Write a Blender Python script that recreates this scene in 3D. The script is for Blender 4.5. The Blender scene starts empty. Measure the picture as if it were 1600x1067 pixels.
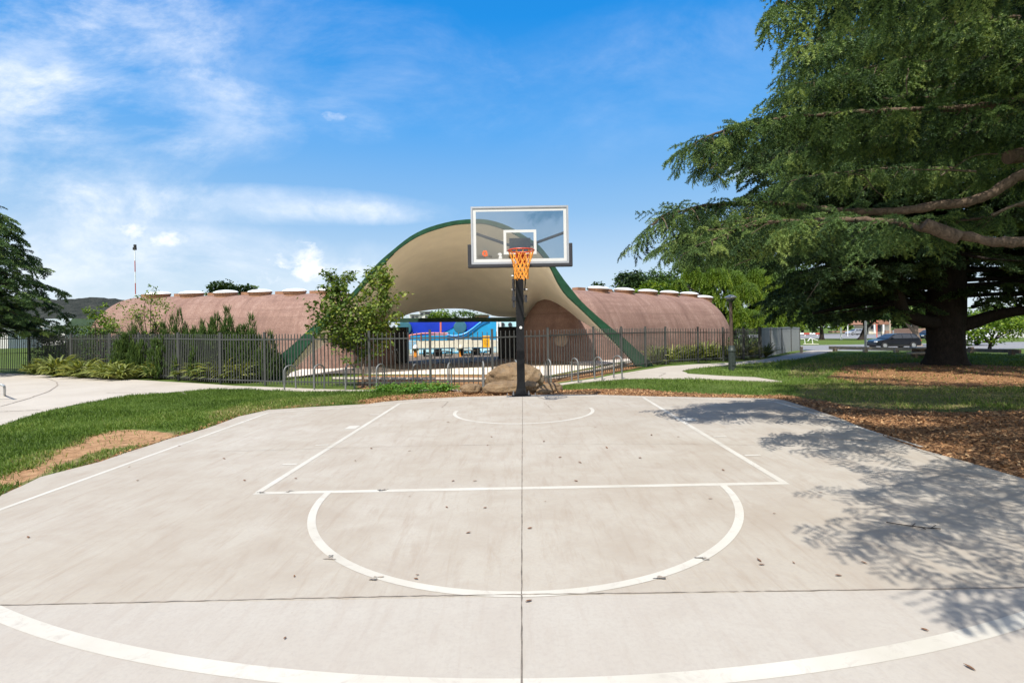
import bpy, bmesh, math, random
import numpy as np
from mathutils import Vector, Matrix
rng = np.random.default_rng(11)
random.seed(5)
scene = bpy.context.scene
COL = scene.collection
R = math.radians

# ------------------------------------------------------------------ camera model
F, CX, CY, ROLL, CZ = 807.0, 800.0, 518.0, 0.016, 1.47
ca, sa = math.cos(ROLL), math.sin(ROLL)

def sstep(a, b, x):
    t = np.clip((np.asarray(x, float) - a) / (b - a), 0, 1)
    return t * t * (3 - 2 * t)

def g(x, y):
    """ground height"""
    x = np.asarray(x, float); y = np.asarray(y, float)
    z = 0.007 * np.minimum(y, 11) + 0.011 * np.clip(x, -8, 8)
    return z - 1.05 * sstep(26, 42, y) * sstep(14, 22, x)

def ray(px, py):
    xc = (px - CX) / F; yc = -(py - CY) / F
    return np.array([xc * ca + yc * sa, 1.0, -xc * sa + yc * ca])

def P(px, py, Y):
    d = ray(px, py)
    return np.array([d[0] * Y, Y, CZ + d[2] * Y])

def G(px, py, off=0.0):
    """first hit of a pixel's ray with the ground"""
    d = ray(px, py)
    t = np.concatenate([np.arange(0.5, 70, 0.1), np.arange(70, 900, 1.0)])
    h = CZ + d[2] * t - g(d[0] * t, t)
    k = np.argmax(h <= 0) if (h <= 0).any() else len(t) - 1
    lo, hi = t[max(k - 1, 0)], t[k]
    for _ in range(30):
        m = (lo + hi) / 2
        if CZ + d[2] * m - g(d[0] * m, m) > 0: lo = m
        else: hi = m
    x, y = d[0] * hi, hi
    return np.array([x, y, float(g(x, y)) + off])

def GX(x, y, off=0.0): return np.array([x, y, float(g(x, y)) + off])

def catmull(pts, n=6):
    pts = [np.array(p, float) for p in pts]
    ext = [2 * pts[0] - pts[1]] + pts + [2 * pts[-1] - pts[-2]]
    out = []
    for i in range(1, len(ext) - 2):
        p0, p1, p2, p3 = ext[i - 1:i + 3]
        for k in range(n):
            t = k / n
            out.append(0.5 * ((2 * p1) + (-p0 + p2) * t + (2 * p0 - 5 * p1 + 4 * p2 - p3) * t * t + (-p0 + 3 * p1 - 3 * p2 + p3) * t ** 3))
    out.append(pts[-1])
    return np.array(out)

def resample(pts, n):
    pts = np.asarray(pts, float)
    s = np.concatenate([[0], np.cumsum(np.linalg.norm(np.diff(pts, axis=0), axis=1))])
    t = np.linspace(0, s[-1], n)
    return np.stack([np.interp(t, s, pts[:, k]) for k in range(pts.shape[1])], 1)

def in_poly(x, y, poly):
    x = np.asarray(x); y = np.asarray(y)
    ins = np.zeros(x.shape, bool)
    n = len(poly)
    for i in range(n):
        x1, y1 = poly[i][0], poly[i][1]; x2, y2 = poly[(i + 1) % n][0], poly[(i + 1) % n][1]
        if y1 == y2: continue
        c = ((y1 > y) != (y2 > y)) & (x < (x2 - x1) * (y - y1) / (y2 - y1) + x1)
        ins ^= c
    return ins

def vnoise(x, y, s, seed=0):
    """cheap smooth value noise"""
    x = np.asarray(x) / s; y = np.asarray(y) / s
    def h(i, j):
        v = np.sin(i * 127.1 + j * 311.7 + seed * 17.3) * 43758.5453
        return v - np.floor(v)
    i = np.floor(x); j = np.floor(y); fx = x - i; fy = y - j
    fx = fx * fx * (3 - 2 * fx); fy = fy * fy * (3 - 2 * fy)
    return (h(i, j) * (1 - fx) + h(i + 1, j) * fx) * (1 - fy) + (h(i, j + 1) * (1 - fx) + h(i + 1, j + 1) * fx) * fy

# ------------------------------------------------------------------ materials
def new_mat(name):
    m = bpy.data.materials.new(name); m.use_nodes = True
    nt = m.node_tree; b = nt.nodes['Principled BSDF']
    return m, nt, b

def N(nt, typ, **kw):
    n = nt.nodes.new(typ)
    for k, v in kw.items():
        if k in n.inputs: n.inputs[k].default_value = v
        else: setattr(n, k, v)
    return n

def ramp(nt, fac, stops):
    r = nt.nodes.new('ShaderNodeValToRGB')
    e = r.color_ramp.elements
    while len(e) < len(stops): e.new(0.5)
    for i, (p, c) in enumerate(stops):
        e[i].position = p; e[i].color = (c[0], c[1], c[2], 1) if not isinstance(c, (int, float)) else (c, c, c, 1)
    nt.links.new(fac, r.inputs['Fac'])
    return r.outputs['Color']

def mixc(nt, fac, a, b, mode='MIX'):
    m = nt.nodes.new('ShaderNodeMix'); m.data_type = 'RGBA'; m.blend_type = mode
    for s, v in ((m.inputs[0], fac), (m.inputs[6], a), (m.inputs[7], b)):
        if hasattr(v, 'links'): nt.links.new(v, s)
        elif isinstance(v, (int, float)): s.default_value = v
        else: s.default_value = (v[0], v[1], v[2], 1)
    return m.outputs[2]

def noise(nt, scale, detail=4, rough=0.6, vec=None, dist=0.0):
    n = N(nt, 'ShaderNodeTexNoise', Scale=scale, Detail=detail, Roughness=rough, Distortion=dist)
    if vec is None:
        t = nt.nodes.new('ShaderNodeTexCoord'); vec = t.outputs['Object']
    nt.links.new(vec, n.inputs['Vector'])
    return n.outputs['Fac']

def bump(nt, b, h, strength=0.3, dist=0.01):
    n = N(nt, 'ShaderNodeBump', Strength=strength, Distance=dist)
    nt.links.new(h, n.inputs['Height']); nt.links.new(n.outputs['Normal'], b.inputs['Normal'])

def simple(name, c, rough=0.6, metal=0.0, var=0.15, scale=6.0, bmp=0.0, spec=0.4):
    m, nt, b = new_mat(name)
    f = noise(nt, scale, 5)
    lo = [v * (1 - var) for v in c]; hi = [min(1, v * (1 + var)) for v in c]
    nt.links.new(ramp(nt, f, [(0.3, lo), (0.7, hi)]), b.inputs['Base Color'])
    b.inputs['Roughness'].default_value = rough; b.inputs['Metallic'].default_value = metal
    b.inputs['Specular IOR Level'].default_value = spec
    if bmp: bump(nt, b, noise(nt, scale * 8, 3), bmp)
    return m

def leafmat(name, stops, trans=0.3, rough=0.55):
    """foliage: colour varies leaf by leaf (attribute rnd)"""
    m, nt, b = new_mat(name)
    a = N(nt, 'ShaderNodeAttribute', attribute_name='rnd')
    c = ramp(nt, a.outputs['Fac'], stops)
    nt.links.new(c, b.inputs['Base Color'])
    b.inputs['Roughness'].default_value = rough; b.inputs['Specular IOR Level'].default_value = 0.25
    tr = N(nt, 'ShaderNodeBsdfTranslucent')
    tc = mixc(nt, 1.0, c, (1.25, 1.2, 0.5), 'MULTIPLY')
    nt.links.new(tc, tr.inputs['Color'])
    mx = N(nt, 'ShaderNodeMixShader'); mx.inputs[0].default_value = trans
    nt.links.new(b.outputs[0], mx.inputs[1]); nt.links.new(tr.outputs[0], mx.inputs[2])
    nt.links.new(mx.outputs[0], nt.nodes['Material Output'].inputs['Surface'])
    return m

M = {}
def build_materials():
    # --- court concrete
    m, nt, b = new_mat('court_concrete')
    tc = nt.nodes.new('ShaderNodeTexCoord'); o = tc.outputs['Object']
    big = noise(nt, 0.45, 5, 0.65, o, 0.6); mid = noise(nt, 2.2, 6, 0.7, o, 0.5); fine = noise(nt, 45, 4, 0.7, o)
    mp = N(nt, 'ShaderNodeMapping'); mp.inputs['Scale'].default_value = (9.0, 1.2, 1); mp.inputs['Rotation'].default_value = (0, 0, R(35))
    nt.links.new(o, mp.inputs['Vector'])
    st = noise(nt, 1.3, 6, 0.75, mp.outputs['Vector'], 0.4)
    c = ramp(nt, big, [(0.25, (0.33, 0.285, 0.225)), (0.5, (0.374, 0.338, 0.282)), (0.75, (0.415, 0.382, 0.33))])
    c = mixc(nt, ramp(nt, mid, [(0.35, 0.38), (0.6, 0.0)]), c, (0.275, 0.220, 0.168))
    c = mixc(nt, ramp(nt, st, [(0.50, 0.0), (0.75, 0.55)]), c, (0.265, 0.205, 0.152))
    # second pour of the slab, greyer, this side of the cross joint
    sx = nt.nodes.new('ShaderNodeSeparateXYZ'); nt.links.new(o, sx.inputs[0])
    ad = N(nt, 'ShaderNodeMath', operation='MULTIPLY_ADD'); nt.links.new(sx.outputs['X'], ad.inputs[0]); ad.inputs[1].default_value = JOINT_K; nt.links.new(sx.outputs['Y'], ad.inputs[2])
    lt = N(nt, 'ShaderNodeMath', operation='LESS_THAN'); nt.links.new(ad.outputs[0], lt.inputs[0]); lt.inputs[1].default_value = JOINT_C
    ml = N(nt, 'ShaderNodeMath', operation='MULTIPLY'); nt.links.new(lt.outputs[0], ml.inputs[0]); ml.inputs[1].default_value = 0.45
    c = mixc(nt, ml.outputs[0], c, (0.405, 0.378, 0.342))
    c = mixc(nt, ramp(nt, fine, [(0.3, 0.35), (0.55, 0.0)]), c, (0.30, 0.27, 0.24))
    sp = noise(nt, 19, 6, 0.7, o)
    c = mixc(nt, ramp(nt, sp, [(0.66, 0.0), (0.76, 0.45)]), c, (0.22, 0.18, 0.15))
    nt.links.new(c, b.inputs['Base Color']); b.inputs['Roughness'].default_value = 0.85; b.inputs['Specular IOR Level'].default_value = 0.25
    bump(nt, b, fine, 0.25, 0.004)
    M['court'] = m
    # --- path concrete
    m, nt, b = new_mat('path_concrete')
    tc = nt.nodes.new('ShaderNodeTexCoord'); o = tc.outputs['Object']
    big = noise(nt, 0.5, 5, 0.6, o, 0.4); fine = noise(nt, 40, 4, 0.7, o); md = noise(nt, 2.5, 5, 0.7, o)
    c = ramp(nt, big, [(0.3, (0.37, 0.325, 0.265)), (0.7, (0.45, 0.405, 0.34))])
    c = mixc(nt, ramp(nt, md, [(0.55, 0.0), (0.75, 0.3)]), c, (0.32, 0.28, 0.24))
    c = mixc(nt, ramp(nt, fine, [(0.3, 0.3), (0.55, 0.0)]), c, (0.3, 0.28, 0.25))
    nt.links.new(c, b.inputs['Base Color']); b.inputs['Roughness'].default_value = 0.88; bump(nt, b, fine, 0.2, 0.004)
    M['path'] = m
    M['paving'] = simple('plaza_paving', (0.66, 0.59, 0.51), 0.85, var=0.2, scale=2.0, bmp=0.1)
    # --- painted line, worn
    m, nt, b = new_mat('line_paint')
    tc = nt.nodes.new('ShaderNodeTexCoord'); o = tc.outputs['Object']
    w = noise(nt, 7, 8, 0.75, o, 1.0); w2 = noise(nt, 90, 3, 0.6, o); md = noise(nt, 1.4, 4, 0.6, o)
    c = ramp(nt, md, [(0.3, (0.43, 0.40, 0.335)), (0.7, (0.525, 0.50, 0.44))])
    c = mixc(nt, ramp(nt, w, [(0.53, 0.0), (0.68, 0.8)]), c, (0.38, 0.34, 0.29))
    c = mixc(nt, ramp(nt, w2, [(0.56, 0.0), (0.70, 0.5)]), c, (0.45, 0.41, 0.37))
    nt.links.new(c, b.inputs['Base Color']); b.inputs['Roughness'].default_value = 0.7
    M['paint'] = m
    m, nt, b = new_mat('worn_line_paint')
    tc = nt.nodes.new('ShaderNodeTexCoord'); o = tc.outputs['Object']
    w = noise(nt, 5, 8, 0.75, o, 1.0)
    c = mixc(nt, ramp(nt, w, [(0.42, 0.1), (0.62, 0.9)]), (0.56, 0.52, 0.44), (0.36, 0.32, 0.27))
    nt.links.new(c, b.inputs['Base Color']); b.inputs['Roughness'].default_value = 0.8
    M['paint_worn'] = m
    M['joint'] = simple('joint_filler', (0.14, 0.12, 0.10), 0.95, var=0.5, scale=20)
    M['crack'] = simple('crack_dirt', (0.255, 0.215, 0.175), 0.95, var=0.5, scale=9)
    M['scuff'] = simple('scuff_rubber', (0.10, 0.095, 0.09), 0.95, var=0.5, scale=60)
    # --- ground: grass / mulch / soil by mask attributes
    m, nt, b = new_mat('ground_turf')
    tc = nt.nodes.new('ShaderNodeTexCoord'); o = tc.outputs['Object']
    big = noise(nt, 0.25, 5, 0.6, o); mid = noise(nt, 2.5, 6, 0.7, o); fine = noise(nt, 30, 5, 0.75, o)
    c = ramp(nt, mid, [(0.3, (0.06, 0.10, 0.02)), (0.55, (0.10, 0.155, 0.03)), (0.75, (0.17, 0.185, 0.06))])
    c = mixc(nt, ramp(nt, big, [(0.4, 0.0), (0.7, 0.5)]), c, (0.15, 0.18, 0.05))
    c = mixc(nt, ramp(nt, fine, [(0.35, 0.6), (0.6, 0.0)]), c, (0.03, 0.045, 0.012))
    am = N(nt, 'ShaderNodeAttribute', attribute_name='mulch'); asl = N(nt, 'ShaderNodeAttribute', attribute_name='soil'); ad_ = N(nt, 'ShaderNodeAttribute', attribute_name='dry')
    def edge(att, amt=0.6):
        q = N(nt, 'ShaderNodeMath', operation='MULTIPLY_ADD'); nt.links.new(mid, q.inputs[0]); q.inputs[1].default_value = amt; nt.links.new(att.outputs['Fac'], q.inputs[2])
        q2 = N(nt, 'ShaderNodeMath', operation='MULTIPLY_ADD'); nt.links.new(fine, q2.inputs[0]); q2.inputs[1].default_value = 0.4; nt.links.new(q.outputs[0], q2.inputs[2])
        return ramp(nt, q2.outputs[0], [(0.80, 0.0), (1.0, 1.0)]) if True else None
    c = mixc(nt, edge(ad_), c, ramp(nt, fine, [(0.3, (0.10, 0.085, 0.035)), (0.7, (0.22, 0.19, 0.085))]))
    soil = ramp(nt, noise(nt, 9, 6, 0.7, o), [(0.3, (0.17, 0.10, 0.05)), (0.5, (0.33, 0.19, 0.10)), (0.7, (0.43, 0.27, 0.15))])
    c = mixc(nt, edge(asl), c, soil)
    vor = N(nt, 'ShaderNodeTexVoronoi', Scale=32.0); nt.links.new(o, vor.inputs['Vector'])
    chips = ramp(nt, vor.outputs['Color'], [(0.15, (0.11, 0.055, 0.03)), (0.5, (0.25, 0.13, 0.06)), (0.85, (0.40, 0.23, 0.11))])
    c = mixc(nt, edge(am), c, chips)
    nt.links.new(c, b.inputs['Base Color']); b.inputs['Roughness'].default_value = 0.95; b.inputs['Specular IOR Level'].default_value = 0.1
    bump(nt, b, fine, 0.6, 0.03)
    M['ground'] = m
    M['asphalt'] = simple('road_asphalt', (0.20, 0.20, 0.205), 0.9, var=0.15, scale=3)
    # --- vault render, stained along the ribs
    m, nt, b = new_mat('pink_roughcast')
    tc = nt.nodes.new('ShaderNodeTexCoord'); o = tc.outputs['Object']
    su = N(nt, 'ShaderNodeAttribute', attribute_name='su'); sv = N(nt, 'ShaderNodeAttribute', attribute_name='sv')
    cb = nt.nodes.new('ShaderNodeCombineXYZ'); nt.links.new(su.outputs['Fac'], cb.inputs[0]); nt.links.new(sv.outputs['Fac'], cb.inputs[1])
    mp = N(nt, 'ShaderNodeMapping'); mp.inputs['Scale'].default_value = (1.5, 0.28, 1); nt.links.new(cb.outputs[0], mp.inputs['Vector'])
    st = noise(nt, 1.5, 7, 0.7, mp.outputs['Vector'], 0.5)
    mp2 = N(nt, 'ShaderNodeMapping'); mp2.inputs['Scale'].default_value = (0.4, 3.0, 1); nt.links.new(cb.outputs[0], mp2.inputs['Vector'])
    bnd = noise(nt, 1.0, 5, 0.6, mp2.outputs['Vector'], 0.5)
    fine = noise(nt, 30, 4, 0.8, o); peb = noise(nt, 7, 5, 0.8, o)
    c = ramp(nt, st, [(0.30, (0.195, 0.124, 0.102)), (0.5, (0.340, 0.220, 0.176)), (0.70, (0.425, 0.295, 0.243))])
    c = mixc(nt, ramp(nt, bnd, [(0.46, 0.0), (0.68, 0.6)]), c, (0.20, 0.122, 0.10))
    c = mixc(nt, ramp(nt, peb, [(0.35, 0.35), (0.6, 0.0)]), c, (0.21, 0.115, 0.09))
    c = mixc(nt, ramp(nt, fine, [(0.38, 0.65), (0.62, 0.0)]), c, (0.13, 0.075, 0.06))
    rb = N(nt, 'ShaderNodeMath', operation='MULTIPLY'); nt.links.new(su.outputs['Fac'], rb.inputs[0]); rb.inputs[1].default_value = 1 / 1.7
    fr = N(nt, 'ShaderNodeMath', operation='FRACT'); nt.links.new(rb.outputs[0], fr.inputs[0])
    rr = ramp(nt, fr.outputs[0], [(0.0, 0.0), (0.42, 0.0), (0.5, 1.0), (0.58, 0.0)])
    rm = N(nt, 'ShaderNodeMath', operation='MULTIPLY'); nt.links.new(rr, rm.inputs[0]); nt.links.new(ramp(nt, peb, [(0.3, 0.55), (0.7, 0.1)]), rm.inputs[1])
    c = mixc(nt, rm.outputs[0], c, (0.19, 0.11, 0.09))
    sm = N(nt, 'ShaderNodeMath', operation='SUBTRACT'); nt.links.new(sv.outputs['Fac'], sm.inputs[0]); sm.inputs[1].default_value = 2.7
    sb_ = N(nt, 'ShaderNodeMath', operation='ABSOLUTE'); nt.links.new(sm.outputs[0], sb_.inputs[0])
    c = mixc(nt, ramp(nt, sb_.outputs[0], [(0.0, 0.45), (0.05, 0.0)]), c, (0.16, 0.10, 0.08))
    nt.links.new(c, b.inputs['Base Color']); b.inputs['Roughness'].default_value = 0.95; b.inputs['Specular IOR Level'].default_value = 0.15
    bump(nt, b, fine, 0.8, 0.03)
    M['vault'] = m
    M['soffit'] = simple('soffit_cream', (0.93, 0.855, 0.70), 0.9, var=0.06, scale=1.2, bmp=0.15)
    M['green_edge'] = simple('green_edge_paint', (0.017, 0.064, 0.033), 0.7, var=0.3, scale=4, spec=0.15)
    M['green_dark'] = simple('dark_green_steel', (0.02, 0.05, 0.03), 0.5, var=0.2)
    M['acrylic'] = simple('white_acrylic', (0.82, 0.82, 0.80), 0.35, var=0.05)
    M['curb'] = simple('timber_curb', (0.30, 0.16, 0.09), 0.8, var=0.25, scale=10)
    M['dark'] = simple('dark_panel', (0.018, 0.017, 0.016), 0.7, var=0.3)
    M['floor'] = simple('floor_shade_tone', (0.15, 0.115, 0.08), 0.8, var=0.2)
    M['fence'] = simple('fence_grey_green', (0.056, 0.058, 0.054), 0.55, 0.0, var=0.12, scale=12)
    M['sheet'] = simple('grey_sheet', (0.30, 0.31, 0.31), 0.6, var=0.06, scale=3)
    M['galv'] = simple('galvanised', (0.42, 0.43, 0.43), 0.38, 0.75, var=0.15, scale=25)
    M['rack'] = simple('dull_galvanised', (0.17, 0.175, 0.17), 0.55, 0.2, var=0.2, scale=25)
    M['black'] = simple('black_powdercoat', (0.012, 0.012, 0.013), 0.5, var=0.3, scale=15, spec=0.2)
    M['pad'] = simple('black_rubber_pad', (0.03, 0.031, 0.036), 0.75, var=0.15, scale=30)
    M['alu'] = simple('aluminium_frame', (0.42, 0.43, 0.45), 0.45, 0.5, var=0.05)
    M['board_white'] = simple('board_white', (0.60, 0.60, 0.58), 0.4, var=0.03)
    M['rim'] = simple('rim_orange_red', (0.55, 0.06, 0.02), 0.4, var=0.15, scale=40)
    M['net'] = simple('net_cord', (0.85, 0.32, 0.045), 0.8, var=0.3, scale=9)
    M['logo'] = simple('logo_orange', (0.80, 0.12, 0.02), 0.5, var=0.05)
    M['ink'] = simple('black_ink', (0.02, 0.02, 0.02), 0.5, var=0.05)
    M['yellow'] = simple('yellow_sign', (0.85, 0.42, 0.01), 0.5, var=0.04)
    # glass backboard
    m, nt, b = new_mat('backboard_glass')
    nt.nodes.remove(b)
    tr = N(nt, 'ShaderNodeBsdfTransparent'); tr.inputs['Color'].default_value = (0.74, 0.76, 0.76, 1)
    gl = N(nt, 'ShaderNodeBsdfGlossy'); gl.inputs['Roughness'].default_value = 0.03; gl.inputs['Color'].default_value = (0.9, 0.92, 0.93, 1)
    mx = N(nt, 'ShaderNodeMixShader'); mx.inputs[0].default_value = 0.085
    nt.links.new(tr.outputs[0], mx.inputs[1]); nt.links.new(gl.outputs[0], mx.inputs[2]); nt.links.new(mx.outputs[0], nt.nodes['Material Output'].inputs['Surface'])
    M['glass'] = m
    # rock
    m, nt, b = new_mat('sandstone_rock')
    a = noise(nt, 2.2, 8, 0.7, None, 0.8); f = noise(nt, 22, 6, 0.75); k = noise(nt, 5, 6, 0.7)
    c = ramp(nt, a, [(0.25, (0.12, 0.085, 0.05)), (0.45, (0.24, 0.155, 0.08)), (0.6, (0.31, 0.215, 0.12)), (0.78, (0.28, 0.235, 0.175))])
    c = mixc(nt, ramp(nt, k, [(0.55, 0.0), (0.68, 0.6)]), c, (0.16, 0.145, 0.12))
    c = mixc(nt, ramp(nt, f, [(0.32, 0.6), (0.5, 0.0)]), c, (0.10, 0.07, 0.045))
    nt.links.new(c, b.inputs['Base Color']); b.inputs['Roughness'].default_value = 0.95
    bump(nt, b, f, 1.0, 0.06)
    M['rock'] = m
    # barks
    for nm, c0, c1, s in (('bark_dark', (0.012, 0.010, 0.009), (0.045, 0.036, 0.029), 5.0), ('bark_limb', (0.045, 0.032, 0.023), (0.21, 0.15, 0.105), 9.0), ('bark_pale', (0.13, 0.10, 0.075), (0.27, 0.21, 0.16), 5.0)):
        m, nt, b = new_mat(nm)
        tc = nt.nodes.new('ShaderNodeTexCoord'); mp = N(nt, 'ShaderNodeMapping'); mp.inputs['Scale'].default_value = (2.0, 2.0, 0.8); nt.links.new(tc.outputs['Object'], mp.inputs['Vector'])
        f = noise(nt, s, 8, 0.75, mp.outputs['Vector'], 1.0)
        nt.links.new(ramp(nt, f, [(0.3, c0), (0.7, c1)]), b.inputs['Base Color']); b.inputs['Roughness'].default_value = 0.95; b.inputs['Specular IOR Level'].default_value = 0.15
        bump(nt, b, f, 0.9, 0.03)
        M[nm] = m
    M['twig'] = simple('twig_brown', (0.10, 0.07, 0.045), 0.9, var=0.3, scale=20)
    M['needle'] = leafmat('cedar_needles', [(0.0, (0.010, 0.024, 0.011)), (0.32, (0.042, 0.085, 0.033)), (0.62, (0.125, 0.205, 0.062)), (1.0, (0.33, 0.41, 0.12))], 0.25)
    M['needle_dark'] = leafmat('dark_cedar_needles', [(0.0, (0.014, 0.030, 0.013)), (0.5, (0.044, 0.082, 0.031)), (1.0, (0.15, 0.22, 0.06))], 0.22)
    M['leaf_maple'] = leafmat('maple_leaves', [(0.0, (0.055, 0.095, 0.018)), (0.5, (0.125, 0.19, 0.034)), (1.0, (0.32, 0.36, 0.07))], 0.35)
    M['leaf_mid'] = leafmat('mid_green_leaves', [(0.0, (0.028, 0.060, 0.014)), (0.6, (0.072, 0.132, 0.026)), (1.0, (0.15, 0.22, 0.045))], 0.3)
    M['leaf_bright'] = leafmat('bright_green_leaves', [(0.0, (0.05, 0.10, 0.012)), (0.5, (0.12, 0.20, 0.018)), (1.0, (0.25, 0.32, 0.03))], 0.38)
    M['leaf_dark'] = leafmat('dark_green_leaves', [(0.0, (0.016, 0.036, 0.012)), (0.6, (0.036, 0.07, 0.02)), (1.0, (0.075, 0.12, 0.03))], 0.25)
    M['juniper'] = leafmat('juniper_foliage', [(0.0, (0.03, 0.058, 0.014)), (0.6, (0.075, 0.13, 0.026)), (1.0, (0.17, 0.23, 0.045))], 0.2)
    M['flax'] = leafmat('flax_leaves', [(0.0, (0.07, 0.10, 0.025)), (0.5, (0.18, 0.21, 0.05)), (1.0, (0.38, 0.38, 0.13))], 0.3)
    M['flax_dull'] = leafmat('dull_strappy_leaves', [(0.0, (0.06, 0.08, 0.025)), (0.5, (0.14, 0.165, 0.05)), (1.0, (0.34, 0.33, 0.16))], 0.3)
    M['blade'] = leafmat('grass_blades', [(0.0, (0.060, 0.10, 0.018)), (0.45, (0.120, 0.20, 0.030)), (0.75, (0.20, 0.26, 0.055)), (1.0, (0.40, 0.34, 0.16))], 0.3)
    M['chip'] = leafmat('bark_chips', [(0.0, (0.06, 0.032, 0.018)), (0.4, (0.21, 0.105, 0.048)), (0.8, (0.37, 0.20, 0.09)), (1.0, (0.52, 0.34, 0.18))], 0.0, 0.9)
    M['weed'] = leafmat('weed_leaves', [(0.0, (0.05, 0.12, 0.018)), (0.6, (0.10, 0.22, 0.03)), (1.0, (0.18, 0.30, 0.05))], 0.3)
    M['dead_leaf'] = simple('dead_leaf', (0.16, 0.08, 0.04), 0.9, var=0.5, scale=3)
    # hill
    m, nt, b = new_mat('wooded_hill')
    f = noise(nt, 0.09, 8, 0.75); h = noise(nt, 0.02, 4)
    c = ramp(nt, f, [(0.35, (0.030, 0.036, 0.034)), (0.55, (0.055, 0.060, 0.055)), (0.75, (0.10, 0.098, 0.086))])
    nt.links.new(c, b.inputs['Base Color']); b.inputs['Roughness'].default_value = 1.0; b.inputs['Specular IOR Level'].default_value = 0.0
    bump(nt, b, f, 1.0, 6.0)
    M['hill'] = m
    M['royal'] = simple('royal_blue_gel', (0.006, 0.035, 0.42), 0.4, var=0.15, scale=1)
    M['aqua'] = simple('aqua_wall', (0.02, 0.32, 0.62), 0.5, var=0.15, scale=1)
    M['sky_slide'] = simple('sky_blue_slide', (0.03, 0.30, 0.75), 0.3, var=0.1, scale=1)
    M['teal'] = simple('teal_panel', (0.03, 0.12, 0.16), 0.5, var=0.2, scale=1)
    M['coral'] = simple('coral_post', (0.62, 0.16, 0.11), 0.5, var=0.1)
    M['cream'] = simple('cream_paint', (0.60, 0.56, 0.44), 0.6, var=0.2)
    M['pale_blue'] = simple('pale_blue_wall', (0.42, 0.66, 0.72), 0.6, var=0.12, scale=1)
    M['orange'] = simple('orange_bin', (0.70, 0.27, 0.03), 0.5, var=0.1)
    M['white'] = simple('white_paint', (0.75, 0.75, 0.73), 0.55, var=0.06)
    M['seat_black'] = simple('black_plastic', (0.02, 0.021, 0.025), 0.5, var=0.2)
    M['steel_grey'] = simple('steel_grey', (0.33, 0.35, 0.36), 0.45, 0.3, var=0.1)
    M['tile'] = simple('terracotta_roof', (0.26, 0.135, 0.085), 0.9, var=0.25, scale=4)
    M['brick'] = simple('brick_wall', (0.27, 0.17, 0.12), 0.9, var=0.3, scale=8)
    M['render_white'] = simple('white_render', (0.66, 0.65, 0.62), 0.8, var=0.06)
    M['window'] = simple('dark_window', (0.03, 0.035, 0.045), 0.15, var=0.2)
    M['tin'] = simple('tin_roof', (0.50, 0.55, 0.58), 0.4, 0.4, var=0.15, scale=1)
    M['timber'] = simple('weathered_timber', (0.20, 0.145, 0.10), 0.9, var=0.3, scale=12)
    M['timber_pale'] = simple('pale_timber', (0.46, 0.37, 0.27), 0.85, var=0.2, scale=12)
    M['car_dark'] = simple('dark_navy_paint', (0.010, 0.013, 0.020), 0.2, 0.4, var=0.05, spec=0.8)
    M['car_silver'] = simple('silver_paint', (0.50, 0.52, 0.55), 0.25, 0.5, var=0.05, spec=0.8)
    M['car_white'] = simple('white_car_paint', (0.78, 0.79, 0.80), 0.25, 0.0, var=0.03, spec=0.8)
    M['tyre'] = simple('tyre_rubber', (0.015, 0.015, 0.015), 0.85, var=0.2)
    M['lens'] = simple('lamp_lens', (0.7, 0.72, 0.74), 0.15, var=0.05)
    M['red'] = simple('red_paint', (0.40, 0.07, 0.05), 0.5, var=0.1)
    M['lamp_green'] = simple('lamp_base_green', (0.03, 0.04, 0.035), 0.5, var=0.2)
    M['lamp_brown'] = simple('lamp_pole_brown', (0.075, 0.05, 0.036), 0.6, var=0.3, scale=8)
    M['emblem'] = simple('worn_roundel', (0.34, 0.25, 0.19), 0.9, var=0.3, scale=5)

# joint line of the slab, in ground coordinates: x*JOINT_K + y = JOINT_C
_a, _b = G(0, 946), G(1600, 918)
JOINT_K = -(_b[1] - _a[1]) / (_b[0] - _a[0]); JOINT_C = _a[1] + JOINT_K * _a[0]
build_materials()

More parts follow.
